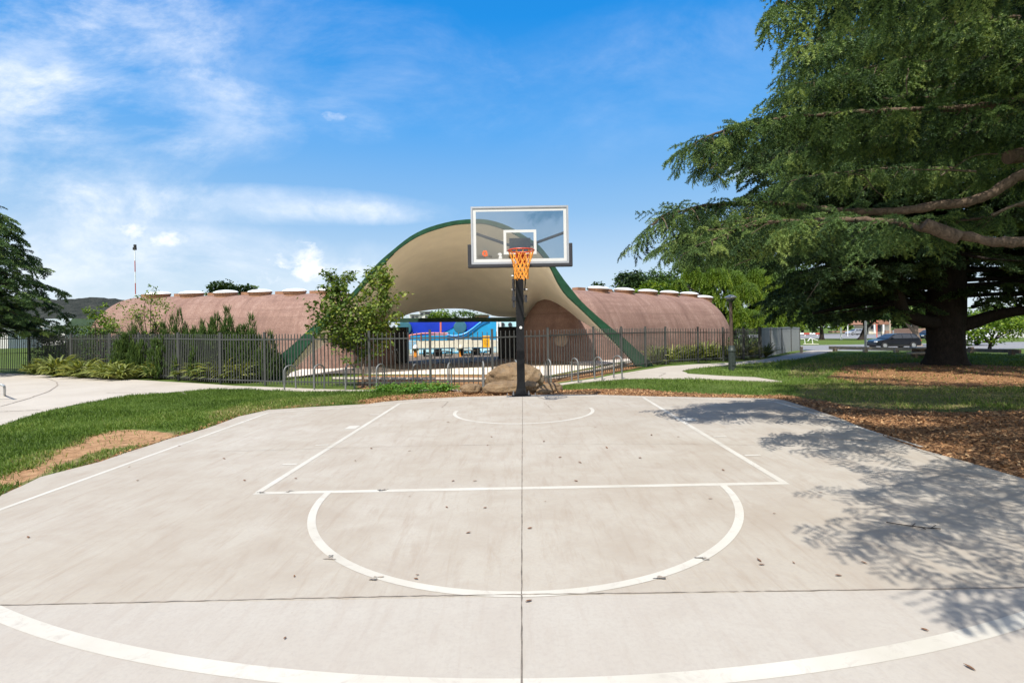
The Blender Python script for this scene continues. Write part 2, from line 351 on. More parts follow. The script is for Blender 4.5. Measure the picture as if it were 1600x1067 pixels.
# ------------------------------------------------------------------ mesh helpers
BASE = {}
class MB:
    def __init__(s): s.V = []; s.Fc = []; s.mi = []; s.n = 0; s.uv = []
    def add(s, V, Fs, mi=0):
        V = np.asarray(V, float).reshape(-1, 3)
        s.V.append(V)
        for f in Fs: s.Fc.append(tuple(int(i) + s.n for i in f)); s.mi.append(mi)
        s.n += len(V); return s
    def box(s, c, d, mi=0, rz=0.0, ax=None):
        """box centred at c with full dimensions d, turned rz about z, or along the axes ax"""
        h = np.array(d, float) / 2
        q = np.array([[x, y, z] for z in (-1, 1) for y in (-1, 1) for x in (-1, 1)], float) * h
        if ax is not None: q = q @ np.array(ax, float)
        else:
            cz, sz = math.cos(rz), math.sin(rz)
            q = q @ np.array([[cz, sz, 0], [-sz, cz, 0], [0, 0, 1]])
        s.add(q + np.array(c, float), [(0, 2, 3, 1), (4, 5, 7, 6), (0, 1, 5, 4), (2, 6, 7, 3), (0, 4, 6, 2), (1, 3, 7, 5)], mi); return s
    def bar(s, a, b, w, h=None, mi=0, up=(0, 0, 1)):
        a = np.array(a, float); b = np.array(b, float); h = h or w
        d = b - a; L = np.linalg.norm(d); d /= L
        u = np.array(up, float)
        if abs(d @ u) > 0.98: u = np.array([0, 1, 0.0])
        r = np.cross(d, u); r /= np.linalg.norm(r); u = np.cross(r, d)
        s.box((a + b) / 2, (L, w, h), mi, ax=(d, r, u)); return s
    def tube(s, path, rad, sides=8, mi=0, cap=True):
        V, Fq = tube(path, rad, sides)
        s.add(V, Fq, mi)
        n = len(V)
        if cap:
            s.Fc.append(tuple(range(s.n - n, s.n - n + sides))[::-1]); s.mi.append(mi)
            s.Fc.append(tuple(range(s.n - sides, s.n))); s.mi.append(mi)
        return s
    def lathe(s, c, prof, sides=16, mi=0, ax=None):
        """profile of (radius, height) turned about the z axis through c"""
        a = np.linspace(0, 2 * math.pi, sides, endpoint=False)
        V = np.concatenate([np.stack([r * np.cos(a), r * np.sin(a), np.full(sides, z)], 1) for r, z in prof])
        if ax is not None: V = V @ np.array(ax, float)
        Fs = []
        for k in range(len(prof) - 1):
            for i in range(sides):
                j = (i + 1) % sides
                Fs.append((k * sides + i, k * sides + j, (k + 1) * sides + j, (k + 1) * sides + i))
        Fs.append(tuple(range(sides))[::-1]); Fs.append(tuple(range((len(prof) - 1) * sides, len(prof) * sides)))
        s.add(V + np.array(c, float), Fs, mi); return s
    def prism(s, pts2, a0, a1, o, ex, ey, ez, mi=0):
        """outline pts2 in the plane (ex, ey) through o, extruded along ez from a0 to a1"""
        o = np.array(o, float); ex = np.array(ex, float); ey = np.array(ey, float); ez = np.array(ez, float)
        n = len(pts2)
        V = [o + p[0] * ex + p[1] * ey + a0 * ez for p in pts2] + [o + p[0] * ex + p[1] * ey + a1 * ez for p in pts2]
        Fs = [tuple(range(n)), tuple(range(2 * n - 1, n - 1, -1))] + [(i, i + n, (i + 1) % n + n, (i + 1) % n) for i in range(n)]
        s.add(V, Fs, mi); return s

def tube(path, rad, sides=8):
    path = np.asarray(path, float); n = len(path)
    rad = np.broadcast_to(np.asarray(rad, float), (n,))
    T = np.gradient(path, axis=0); T /= np.linalg.norm(T, axis=1)[:, None] + 1e-9
    u = np.array([0, 0, 1.0]) if abs(T[0][2]) < 0.9 else np.array([1.0, 0, 0])
    a = np.linspace(0, 2 * math.pi, sides, endpoint=False)
    V = []
    for i in range(n):
        r = np.cross(T[i], u); r /= np.linalg.norm(r) + 1e-9; u = np.cross(r, T[i])
        V.append(path[i] + rad[i] * (np.cos(a)[:, None] * r + np.sin(a)[:, None] * u))
    Fq = [(k * sides + i, k * sides + (i + 1) % sides, (k + 1) * sides + (i + 1) % sides, (k + 1) * sides + i) for k in range(n - 1) for i in range(sides)]
    return np.concatenate(V), Fq

def put(me, name, parent=None, base=(0, 0, 0)):
    o = bpy.data.objects.new(name, me); COL.objects.link(o)
    if parent is None: o.location = base; BASE[o.name] = np.array(base, float)
    else: o.parent = parent; BASE[o.name] = BASE[parent.name]
    return o

def fix_normals(me):
    bm = bmesh.new(); bm.from_mesh(me); bmesh.ops.recalc_face_normals(bm, faces=bm.faces); bm.to_mesh(me); bm.free()

def obj(name, mb, mats, parent=None, base=None, smooth=False, recalc=True, sharp=40):
    """link a MB as ONE mesh object (coordinates given in the world)"""
    b = BASE[parent.name] if parent is not None else (np.array(base, float) if base is not None else np.zeros(3))
    V = np.concatenate(mb.V) - b
    me = bpy.data.meshes.new(name)
    me.from_pydata(V.tolist(), [], mb.Fc)
    mats = mats if isinstance(mats, (list, tuple)) else [mats]
    for m in mats: me.materials.append(m)
    if len(mats) > 1: me.polygons.foreach_set('material_index', mb.mi)
    if recalc: fix_normals(me)
    if smooth:
        me.polygons.foreach_set('use_smooth', [True] * len(me.polygons))
        try: me.set_sharp_from_angle(angle=R(sharp))
        except Exception: pass
    me.update()
    return put(me, name, parent, b)

def npmesh(name, V, Fa, mat, parent=None, base=None, attrs=None, smooth=False):
    """big meshes straight from arrays: V (n,3), Fa (m,k)"""
    b = BASE[parent.name] if parent is not None else (np.array(base, float) if base is not None else np.zeros(3))
    V = np.asarray(V, np.float32) - b.astype(np.float32); Fa = np.asarray(Fa, np.int32)
    me = bpy.data.meshes.new(name)
    me.vertices.add(len(V)); me.vertices.foreach_set('co', V.ravel())
    me.loops.add(Fa.size); me.loops.foreach_set('vertex_index', Fa.ravel())
    me.polygons.add(len(Fa)); me.polygons.foreach_set('loop_start', np.arange(0, Fa.size, Fa.shape[1], dtype=np.int32))
    me.update(calc_edges=True)
    for k, a in (attrs or {}).items():
        at = me.attributes.new(k, 'FLOAT', 'POINT'); at.data.foreach_set('value', np.asarray(a, np.float32))
    me.materials.append(mat)
    if smooth: me.polygons.foreach_set('use_smooth', [True] * len(me.polygons))
    me.validate()
    return put(me, name, parent, b)

def tag(o, label, cat, group=None):
    o['label'] = label; o['category'] = cat
    if group: o['group'] = group
    return o

def struct(o): o['kind'] = 'structure'; return o
def stuff(o, label, cat): o['kind'] = 'stuff'; o['label'] = label; o['category'] = cat; return o

def thing(name, label, cat, loc, group=None):
    o = bpy.data.objects.new(name, None); COL.objects.link(o); o.location = loc
    o.empty_display_size = 0.1
    BASE[o.name] = np.array(loc, float)
    return tag(o, label, cat, group)

def sheet(name, poly, mat, off=0.004, step=1.0, parent=None):
    """flat surface laid on the ground inside a world outline"""
    bm = bmesh.new()
    vs = [bm.verts.new((p[0], p[1], 0)) for p in poly]
    bm.faces.new(vs)
    bmesh.ops.triangulate(bm, faces=bm.faces[:])
    xs = [p[0] for p in poly]; ys = [p[1] for p in poly]
    cuts = [(Vector((x, 0, 0)), Vector((1, 0, 0))) for x in np.arange(math.floor(min(xs)), max(xs), step)] + [(Vector((0, y, 0)), Vector((0, 1, 0))) for y in np.arange(math.floor(min(ys)), max(ys), step)]
    for co, no in cuts:
        bmesh.ops.bisect_plane(bm, geom=bm.verts[:] + bm.edges[:] + bm.faces[:], plane_co=co, plane_no=no)
    for v in bm.verts: v.co.z = float(g(v.co.x, v.co.y)) + off
    bmesh.ops.recalc_face_normals(bm, faces=bm.faces)
    for f in bm.faces:
        if f.normal.z < 0: f.normal_flip()
    me = bpy.data.meshes.new(name); bm.to_mesh(me); bm.free(); me.materials.append(mat)
    return put(me, name, parent)

def strip(pts, w):
    """outline of a ribbon of width w along ground points"""
    pts = np.asarray(pts, float)[:, :2]
    T = np.gradient(pts, axis=0); T /= np.linalg.norm(T, axis=1)[:, None]
    Nn = np.stack([-T[:, 1], T[:, 0]], 1) * w / 2
    return np.concatenate([pts + Nn, (pts - Nn)[::-1]])

def ribbon(name, pts, w, mat, off, parent=None, wj=0.0):
    pts = np.asarray(pts, float)[:, :2]
    T = np.gradient(pts, axis=0); T /= np.linalg.norm(T, axis=1)[:, None]
    ww = w * (1 + wj * rng.normal(size=len(pts))) / 2
    Nn = np.stack([-T[:, 1], T[:, 0]], 1) * ww[:, None]
    A = pts + Nn; B = pts - Nn
    V = np.concatenate([A, B]); V = np.column_stack([V, g(V[:, 0], V[:, 1]) + off])
    n = len(pts)
    Fa = np.array([(i, n + i, n + i + 1, i + 1) for i in range(n - 1)])
    o = npmesh(name, V, Fa, mat, parent)
    return o

def Gs(px): return np.array([G(*p) for p in px])

def rand_rot(n, yaw=None, pitch=None, roll=None):
    """rotation matrices from heading, elevation and roll: rows are the turned x, y, z axes"""
    yaw = rng.uniform(0, 2 * math.pi, n) if yaw is None else yaw
    pitch = np.zeros(n) if pitch is None else pitch
    roll = np.zeros(n) if roll is None else roll
    cy, sy, cp, sp, cr, sr = np.cos(yaw), np.sin(yaw), np.cos(pitch), np.sin(pitch), np.cos(roll), np.sin(roll)
    X = np.stack([cy * cp, sy * cp, sp], 1)
    Y0 = np.stack([-sy, cy, np.zeros(n)], 1)
    Z0 = np.cross(X, Y0)
    Y = Y0 * cr[:, None] + Z0 * sr[:, None]
    Z = np.cross(X, Y)
    return np.stack([X, Y, Z], 1)

def scatter(tmpl, fan, pos, rot, scale):
    """copies of a small template mesh merged: tmpl (t,3), faces (f,k)"""
    n, t = len(pos), len(tmpl)
    scale = np.broadcast_to(np.asarray(scale, float), (n,))
    V = np.einsum('tk,nkj->ntj', tmpl, rot) * scale[:, None, None] + pos[:, None, :]
    Fa = (fan[None] + (np.arange(n) * t)[:, None, None]).reshape(-1, fan.shape[1])
    return V.reshape(-1, 3), Fa

LEAF = (np.array([[0, 0, 0], [0.5, 0.32, 0.06], [1, 0, -0.08], [0.5, -0.32, 0.06]], float), np.array([[0, 1, 2], [0, 2, 3]]))

# ================================================================== THE GROUND
court_px_left = [(-420, 968), (0, 774), (63, 745), (157, 721), (236, 695), (262, 686), (323, 669), (373, 650.5), (420, 640)]
court_px_back = [(500, 635), (575, 631), (600, 627.5), (660, 623), (720, 620), (780, 618.3), (840, 616.8), (920, 616), (952, 617), (1042, 619.5), (1180, 622), (1209, 622.5), (1225, 625)]
court_px_right = [(1242, 630), (1269, 638.5), (1322, 657), (1389, 684.5), (1441, 702.5), (1512, 721.5), (1600, 747.6), (1760, 798), (1990, 872)]
_l = Gs(court_px_left); _b2 = Gs(court_px_back); _r = Gs(court_px_right)
court_poly = [p[:2] for p in np.concatenate([_l, _b2, _r])] + [np.array([6.5, -3.5]), np.array([-6.5, -3.5])]
def jitter_poly(poly, amp, seg=0.25):
    out = []
    for i in range(len(poly)):
        a, b = np.array(poly[i]), np.array(poly[(i + 1) % len(poly)])
        n = max(1, int(np.linalg.norm(b - a) / seg))
        for k in range(n): out.append(a + (b - a) * k / n + rng.normal(size=2) * amp * (k > 0))
    return out

path_top = [(-60, 580), (0, 582.5), (45, 584.5), (120, 589.5), (200, 592.5), (300, 598), (360, 602), (414, 604), (500, 607.5), (578, 609), (673, 608.5), (770, 607), (857, 601), (928, 591), (971, 583), (1009, 577), (1040, 572), (1091, 568.5), (1130, 567), (1187, 562), (1215, 557)]
path_low_l = [(-60, 680), (0, 664.5), (60, 645.5), (120, 631), (200, 619), (280, 611.5), (340, 607.5), (400, 608.5), (470, 611), (560, 611.5), (640, 611), (700, 610.5), (760, 610), (830, 607), (860, 603.5), (900, 598), (979, 591.3), (1031, 591), (1132, 592.5), (1185, 594.5), (1222, 595.5)]
island_up = [(1232, 592.5), (1180, 589), (1130, 587), (1075, 583.5), (1065, 579.5), (1078, 576), (1110, 572.5), (1150, 569.5), (1200, 566), (1245, 561)]
main_poly = np.concatenate([Gs(path_top), [[20.5, 33.5, 0], [24, 40, 0], [27.5, 40, 0]], Gs(island_up)[::-1][:-1], Gs(path_low_l)[::-1]])[:, :2]

mulch_strip = Gs([(575, 633), (560, 625), (610, 617), (660, 614), (700, 611), (720, 606), (780, 604), (840, 606), (880, 608.5), (997, 606), (1042, 611), (1087, 613), (1180, 616.5), (1225, 615), (1251, 620), (1300, 628), (1346, 637), (1430, 641), (1512, 643), (1600, 640), (1700, 640), (1800, 700), (1800, 810), (1600, 750), (1400, 690), (1200, 626), (920, 618), (720, 622)])[:, :2]
mulch_tree = Gs([(1290, 592), (1319, 570), (1444, 565), (1506, 568), (1640, 574), (1760, 580), (1760, 603), (1600, 605), (1444, 604), (1340, 598)])[:, :2]
soil_patch = Gs([(-40, 770), (-20, 750), (30, 735), (60, 726), (75, 706), (110, 690), (140, 674), (190, 671), (230, 671), (272, 676), (252, 687), (225, 694), (190, 697), (150, 704), (110, 716), (80, 727), (60, 736), (30, 750), (0, 762)])[:, :2]
mulch_bed_in = Gs([(560, 606), (560, 586), (740, 585), (857, 588), (960, 569), (1003, 563), (1030, 566), (928, 588), (857, 598), (770, 603), (640, 606)])[:, :2]
left_edge_strip = strip(Gs([(0, 772), (157, 719), (262, 684), (373, 649), (425, 637), (520, 631), (600, 625)]), 0.16)
dry_patches = [Gs([(1235, 600), (1400, 590), (1640, 600), (1640, 644), (1346, 638), (1251, 621)])[:, :2], Gs([(300, 668), (330, 640), (430, 622), (560, 617), (590, 626), (500, 634), (420, 638), (370, 650)])[:, :2],
               Gs([(1230, 574), (1300, 556), (1440, 552), (1440, 560), (1320, 568), (1280, 590), (1230, 590)])[:, :2],
               Gs([(0, 720), (120, 690), (260, 672), (300, 668), (262, 690), (60, 745), (0, 770)])[:, :2]]

def axis_steps(lo, hi, fine, far_lo, far_hi, k=1.22):
    a = list(np.arange(lo, hi + 1e-6, fine)); s = fine; x = hi
    while x < far_hi: s *= k; x += s; a.append(x)
    s = fine; x = lo; pre = []
    while x > far_lo: s *= k; x -= s; pre.append(x)
    return np.array(pre[::-1] + a)
gx = axis_steps(-14, 17, 0.14, -900, 900); gy = axis_steps(2.0, 24, 0.14, -60, 1300)
XX, YY = np.meshgrid(gx, gy, indexing='ij')
def pmask(polys):
    m = np.zeros(XX.shape)
    for p in polys:
        m = np.maximum(m, in_poly(XX, YY, p).astype(float))
    for _ in range(2):
        q = np.pad(m, 1, mode='edge'); m = (q[:-2, 1:-1] + q[2:, 1:-1] + q[1:-1, :-2] + q[1:-1, 2:] + 2 * m) / 6
    return m
m_mulch = pmask([mulch_strip, mulch_tree, mulch_bed_in, left_edge_strip]); m_soil = pmask([soil_patch]) * (0.55 + 0.8 * vnoise(XX, YY, .45, 12)); m_dry = pmask(dry_patches) * 0.6
m_mulch = np.where(in_poly(XX, YY, mulch_tree), m_mulch * (0.30 + 0.75 * vnoise(XX, YY, 0.9, 4) + .45 * vnoise(XX, YY, 2.8, 9)), m_mulch)
def sample_mask(m, x, y):
    i = np.clip(np.searchsorted(gx, x) - 1, 0, len(gx) - 2); j = np.clip(np.searchsorted(gy, y) - 1, 0, len(gy) - 2)
    return m[i, j]
GV = np.stack([XX, YY, g(XX, YY)], -1).reshape(-1, 3)
# the worn soil and mulch lie a little lower than the turf; micro relief in the turf
tuft = (vnoise(GV[:, 0], GV[:, 1], 0.5, 3) - 0.5) * 0.03 * ((np.abs(GV[:, 0]) < 14) & (GV[:, 1] < 20))
inc = in_poly(GV[:, 0], GV[:, 1], [np.array(p) for p in court_poly]) | in_poly(GV[:, 0], GV[:, 1], main_poly)
GV[:, 2] -= 0.02 + np.where(inc, 0.03, 0.0)
GV[:, 2] += np.where(inc, 0, tuft * 0.6)
nx, ny = XX.shape
ii, jj = np.meshgrid(np.arange(nx - 1), np.arange(ny - 1), indexing='ij')
q = (ii * ny + jj).ravel()
GF = np.stack([q, q + ny, q + ny + 1, q + 1], 1)
ground = struct(npmesh('ground', GV, GF, M['ground'], attrs={'mulch': m_mulch.ravel(), 'soil': m_soil.ravel(), 'dry': m_dry.ravel()}, smooth=True))

def slab(name, poly, mat, step, top=0.0, depth=0.12):
    o = sheet(name, poly, mat, top, step)
    bm = bmesh.new(); bm.from_mesh(o.data)
    be = [e for e in bm.edges if e.is_boundary]
    r = bmesh.ops.extrude_edge_only(bm, edges=be)
    for v in r['geom']:
        if isinstance(v, bmesh.types.BMVert): v.co.z -= depth
    bm.to_mesh(o.data); bm.free()
    return o
court = struct(slab('court', jitter_poly(court_poly, 0.012, 0.3), M['court'], 1.0))
path = struct(slab('path', jitter_poly(main_poly, 0.012, 0.4), M['path'], 2.0, -0.004, 0.1))

# painted lines
def gline(a, b, n=40): 
    A, B = G(*a), G(*b); t = np.linspace(0, 1, n)[:, None]
    return A + (B - A) * t
LZ = 0.0015
def line(pts, w, mat='paint', off=LZ): return ribbon('painted_line', pts, w, M[mat], off, court)
line(gline((-330, 915), (419, 645)), 0.055)
line(gline((419, 645.3), (626, 630)), 0.05, 'paint_worn', 0.0022)
line(catmull(Gs([(626, 630), (720, 623.3), (816, 620.3), (920, 619), (1003, 620.2), (1110, 623), (1211, 627.5)]), 8), 0.06, 'paint_worn')
line(gline((1211, 627.5), (1379, 679)), 0.05)
line(gline((1379, 679), (1441, 698)), 0.045, 'paint_worn')
line(gline((404, 769), (626, 629.5)), 0.065, off=0.0022)
line(gline((1224, 753.5), (1005, 621)), 0.065, off=0.0022)
FL, FR = G(398, 770.5), G(1231, 754.5)
line(FL + (FR - FL) * np.linspace(0, 1, 60)[:, None], 0.072)
ft = G(818, 762.5); dl = (FR - FL)[:2]; dl /= np.linalg.norm(dl); dn = np.array([dl[1], -dl[0]])
th = np.linspace(0, math.pi, 90)
line([ft[:2] + dl * 1.80 * math.cos(t) + dn * 1.885 * math.sin(t) for t in th], 0.062, off=0.0022)
th = np.linspace(-0.14, math.pi + 0.14, 70)
line([np.array([0.18, 9.13]) + 1.21 * (dl * math.cos(t) + dn * math.sin(t)) for t in th], 0.06)
th = np.linspace(R(30), R(150), 140)
arc3 = [np.array([0.2, 9.12]) + 7.0 * (dl * math.cos(t) + dn * math.sin(t)) for t in th]
arc3 = [q_ for q_ in arc3 if all(in_poly(q_[0] + ox, q_[1] + oy, [np.array(p) for p in court_poly]) for ox in (-.12, .12) for oy in (-.12, .12))]
line(arc3, 0.088)
for px, w, s in (((467, 725), .05, -1), ((515.5, 695), .05, -1), ((561, 667.6), .26, -1), ((594.5, 647.5), .05, -1), ((1035, 638.5), .05, 1), ((1066, 655.5), .26, 1), ((1112, 682.5), .05, 1), ((1161, 711.6), .05, 1)):
    c = G(*px)[:2]
    line([c + dl * s * t for t in (0.02, 0.1, 0.19)], w, off=0.0029)
# slab joints and cracks
def jl(pts, w, mat='joint', n=80, amp=0.006, off=0.0036):
    p = resample(Gs(pts), n); p[:, :2] += rng.normal(size=(n, 2)) * amp * 0.4
    ribbon('slab_joint', p, w, M[mat], off, court, 0.3)
jl([(816.5, 618.5), (815.5, 760), (815, 940), (815, 1120)], 0.0065, n=160, amp=0.0015)
jl([(-300, 953), (0, 946), (600, 932), (1600, 918), (1900, 913)], 0.007, 'crack', n=200, amp=0.0035, off=0.0041)
jl([(330, 706), (600, 698), (816, 694), (1090, 694), (1240, 697)], 0.0045, 'crack', amp=0.003, off=0.0046)
jl([(700, 628), (690, 637)], 0.02, 'crack', 20)
jl([(850, 628), (862, 640)], 0.015, 'crack', 20)
jl([(838, 616.5), (841, 620), (852, 624), (866, 623), (871, 619)], 0.02, 'crack', 30)
jl([(1290, 686), (1400, 690), (1470, 716)], 0.012, 'crack', 40)
# expansion joints of the path
def pj(pts, w=0.03, n=40):
    p = resample(Gs(pts), n); p[:, :2] += rng.normal(size=(n, 2)) * 0.006
    ribbon('slab_joint', p, w, M['crack'], 0.003, path, 0.3)
pj([(38, 588), (70, 590), (88, 596), (90, 602), (75, 612), (40, 624), (0, 635)])
pj([(0, 643), (65, 640)]); pj([(345, 606.5), (372, 602.5)]); pj([(165, 613.5), (240, 613)]); pj([(282, 611), (290, 616)], n=8)
pj([(985, 583.5), (1000, 580.5), (1040, 583), (1030, 588)], 0.02); pj([(820, 604), (850, 599.5)], 0.02)
# bald spots where tape has torn off the paint
for (px, py) in ((588, 905), (1040, 901), (514, 872), (408, 769.5), (452, 768.6), (600, 765.5), (1096, 873)):
    c = G(px, py)
    for k in range(4):
        p0 = c[:2] + rng.normal(size=2) * np.array((.028, .014)); L_ = rng.uniform(.012, .03); d = np.array([1, rng.uniform(-.3, .3)])
        ribbon('scuff_mark', [p0 - d * L_, p0 - d * L_ * .3 + rng.normal(size=2) * .003, p0 + d * L_ * .4, p0 + d * L_], rng.uniform(.006, .014), M['scuff' if k % 2 else 'crack'], 0.0052 + 0.0004 * k, court, .5)

# paving beyond the fence, road, far lawns
plaza = struct(sheet('plaza', [p[:2] for p in Gs([(400, 599.5), (430, 590), (520, 583), (620, 584.5), (740, 584.5), (857, 586.5), (958, 567), (1003, 560.5), (1009, 563)])] + [np.array([5.2, 27]), np.array([1.0, 30]), np.array([-6.5, 30]), np.array([-9.5, 24])] , M['paving'], -0.006, 1.5))
floor_in = struct(sheet('shade_painted_floor', [np.array(p) for p in ((-4.6, 20.6), (2.6, 20.6), (1.5, 34.8), (-8.5, 34.8), (-6.6, 24))], M['floor'], 0.0, 1.5))  # floor sheet coloured dark to paint in the canopy's shade
kerb = obj('plaza_kerb', MB().tube(np.array([G(px, py, 0.03) for px, py in ((520, 593), (620, 593.5), (720, 594), (800, 594.5), (870, 592), (930, 580), (990, 566))]), 0.06, 6), M['path']); struct(kerb)
road = struct(sheet('road', [np.array(p) for p in ((24.5, 47), (62, 47), (110, 30), (150, 40), (80, 66), (25, 66), (16, 60))], M['asphalt'], 0.0, 3.0))
road2 = struct(sheet('road', [np.array(p) for p in ((62, 100), (140, 50), (170, 60), (120, 160), (40, 190), (30, 180))], M['asphalt'], 0.0, 6.0))

# ================================================================== BASKETBALL HOOP
def text_mesh(body, size, shear=0.0):
    cu = bpy.data.curves.new('txt', 'FONT'); cu.body = body; cu.size = size; cu.align_x = 'CENTER'; cu.extrude = 0.0; cu.shear = shear
    o = bpy.data.objects.new('txt', cu); COL.objects.link(o)
    dg = bpy.context.evaluated_depsgraph_get(); dg.update()
    me = bpy.data.meshes.new_from_object(o.evaluated_get(dg))
    V = np.array([v.co[:] for v in me.vertices]); Fs = [tuple(p.vertices) for p in me.polygons]
    bpy.data.objects.remove(o); bpy.data.curves.remove(cu); bpy.data.meshes.remove(me)
    return V, Fs

def build_hoop():
    pb = G(814.5, 618.5); YP = pb[1] + 0.10; px0 = pb[0]; z0 = float(g(px0, YP))
    t = thing('basketball_hoop', 'black square pole basketball hoop with clear glass backboard and orange net', 'basketball hoop', (px0, YP, z0))
    S = 0.085
    top = 2.72
    mb = MB()
    # pole with a flared foot
    prof = [(0.125, 0.03), (0.118, 0.07), (0.098, 0.16), (S, 0.30), (S, 1.0), (S, top)]
    V = []
    for r, z in prof: 
        for (sx, sy) in ((-1, -1), (1, -1), (1, 1), (-1, 1)): V.append((px0 + sx * r, YP + sy * r, z0 + z))
    Fs = [(k * 4 + i, k * 4 + (i + 1) % 4, k * 4 + 4 + (i + 1) % 4, k * 4 + 4 + i) for k in range(len(prof) - 1) for i in range(4)] + [(20, 21, 22, 23)]
    mb.add(V, Fs); obj('pole', mb, M['black'], t)
    bp = obj('base_plate', MB().box((px0, YP, z0 + 0.012), (0.40, 0.36, 0.028)), M['black'], t)
    for sx in (-1, 1):
        for sy in (-1, 1):
            c = (px0 + sx * 0.165, YP + sy * 0.145, z0)
            obj('bolt', MB().lathe(c, [(0.022, 0.026), (0.022, 0.05), (0.012, 0.051), (0.012, 0.085)], 6), M['galv'], bp)
    for sx in (-1, 1):
        obj('anchor_rod', MB().tube([(px0 + sx * 0.30, YP - 0.18, z0 + 0.0), (px0 + sx * 0.30, YP - 0.18, z0 + 0.075)], 0.009, 6), M['galv'], t)
    st = obj('inspection_sticker', MB().lathe((px0 + 0.012, YP - S - 0.002, z0 + 1.475), [(0.03, -0.002), (0.03, 0.002)], 14, ax=((1, 0, 0), (0, 0, 1), (0, -1, 0))), M['white'], t)
    # backboard
    YB = 9.62
    c0 = P(812.2, 367.5, YB); cx, cz = c0[0], c0[2]
    W, H = 1.815, 1.07
    hw, hh = W / 2, H / 2
    fr = MB(); w = 0.034; d = 0.06
    fr.box((cx, YB, cz + hh - w / 2), (W, d, w)); fr.box((cx, YB, cz - hh + w / 2), (W, d, w))
    for s in (-1, 1): fr.box((cx + s * (hw - w / 2), YB, cz), (w, d, H - 2 * w))
    bb = obj('backboard', MB().box((cx, YB - 0.004, cz), (W - 2 * w, 0.010, H - 2 * w)), M['glass'], t)
    obj('frame', fr, M['alu'], bb)
    mk = MB(); yk = YB - 0.0135; b = 0.055; iw, ih = hw - w - 0.004, hh - w - 0.004
    mk.box((cx, yk, cz + ih - b / 2), (2 * iw, 0.003, b)); mk.box((cx, yk, cz - ih + b / 2), (2 * iw, 0.003, b))
    for s in (-1, 1): mk.box((cx + s * (iw - b / 2), yk, cz), (b, 0.003, 2 * ih - 2 * b))
    obj('border_stripe', mk, M['board_white'], bb)
    sq = MB(); sx0, sz0, sw, sh = P(812.5, 379, YB)[0], P(812.5, 378.5, YB)[2], 0.61, 0.455; b = 0.050
    sq.box((sx0, yk, sz0 + sh / 2 - b / 2), (sw, 0.003, b)); sq.box((sx0, yk, sz0 - sh / 2 + b / 2), (sw, 0.003, b))
    for s in (-1, 1): sq.box((sx0 + s * (sw / 2 - b / 2), yk, sz0), (b, 0.003, sh - 2 * b))
    obj('target_square', sq, M['board_white'], bb)
    # logo: angular orange emblem, black script under it, a white sticker
    lx, lz = P(757.5, 396.5, YB)[0], P(757.5, 396.5, YB)[2]
    lg = MB(); ex, ey, ez = (1, 0, 0), (0, 0, 1), (0, -1, 0)
    o = (lx, yk, lz); k = 0.056
    lg.prism([(-.75, .55), (-.35, .95), (.55, .95), (.85, .6), (.85, .42), (.15, .42), (.05, .55), (-.2, .5), (-.3, .2), (-.3, -.4), (-.55, -.75), (-.85, -.2)], 0, .003, o, np.array(ex) * k, np.array(ey) * k, ez)
    lg.prism([(.0, .22), (.9, .22), (.9, -.75), (.5, -.95), (.5, -.3), (.15, -.3), (.15, -.05), (.45, -.05), (.45, .03), (.0, .03)], 0, .003, o, np.array(ex) * k, np.array(ey) * k, ez)
    lg.prism([(-.2, -.45), (.4, -.5), (.4, -.95), (-.35, -.95)], 0, .003, o, np.array(ex) * k, np.array(ey) * k, ez)
    obj('logo', lg, M['logo'], bb)
    V, Fs = text_mesh('Goalrilla', 0.075, 0.25)
    tz = P(757.5, 401.5, YB)[2] - 0.018
    obj('lettering', MB().add(np.stack([V[:, 0] + lx, np.full(len(V), yk - 0.002), V[:, 1] + tz], 1), Fs), M['ink'], bb, recalc=False)
    wx, wz = P(781.3, 400.5, YB)[0], P(781.3, 400.5, YB)[2]
    obj('sticker', MB().prism([(-.03, -.05), (.035, -.05), (.04, -.015), (.02, .0), (.035, .02), (.03, .05), (0, .062), (-.035, .05), (-.045, .03), (-.01, .015), (-.02, -.01)], 0, .003, (wx, yk, wz), ex, ey, ez), M['board_white'], bb)
    # edge padding: bottom and up both corners
    pd = MB(); e = 0.065
    zb = cz - hh
    prof = [(-hw - e, zb - e), (hw + e, zb - e), (hw + e, zb + 0.37), (hw - 0.0, zb + 0.37), (hw - 0.0, zb + 0.0), (-hw, zb + 0.0), (-hw, zb + 0.37), (-hw - e, zb + 0.37)]
    ring = [(x + cx, z) for x, z in prof]
    V = [(x, YB - 0.045, z) for x, z in ring] + [(x, YB + 0.045, z) for x, z in ring]; n = 8
    Fs = [(0, 1, 4, 5), (1, 2, 3, 4), (0, 5, 6, 7), (8, 13, 12, 9), (9, 12, 11, 10), (8, 15, 14, 13)] + [(i, i + 8, (i + 1) % 8 + 8, (i + 1) % 8) for i in range(8)]
    pad = obj('edge_pad', MB().add(V, Fs), M['pad'], bb)
    bv = pad.modifiers.new('bevel', 'BEVEL'); bv.width = 0.012; bv.segments = 2
    # arms: head of the pole, parallel arms up to the board's back plate, two braces to the corners
    hx, hy, hz = px0, YP, z0 + top
    def pz(px, py, Y): return P(px, py, Y)
    for s in (-1, 1):
        a = MB(); xo = s * 0.115
        a.bar((hx + xo, hy, hz - 0.12), (hx + xo, YB + 0.11, cz - 0.15), 0.022, 0.07)
        a.bar((hx + xo, hy, hz - 0.42), (hx + xo, YB + 0.11, cz - 0.50), 0.022, 0.07)
        obj('support_arm', a, M['black'], t)
    for yy in (-0.12, -0.42):
        obj('pivot_bolt', MB().tube([(hx - 0.17, hy, hz + yy), (hx + 0.17, hy, hz + yy)], 0.016, 8), M['galv'], t)
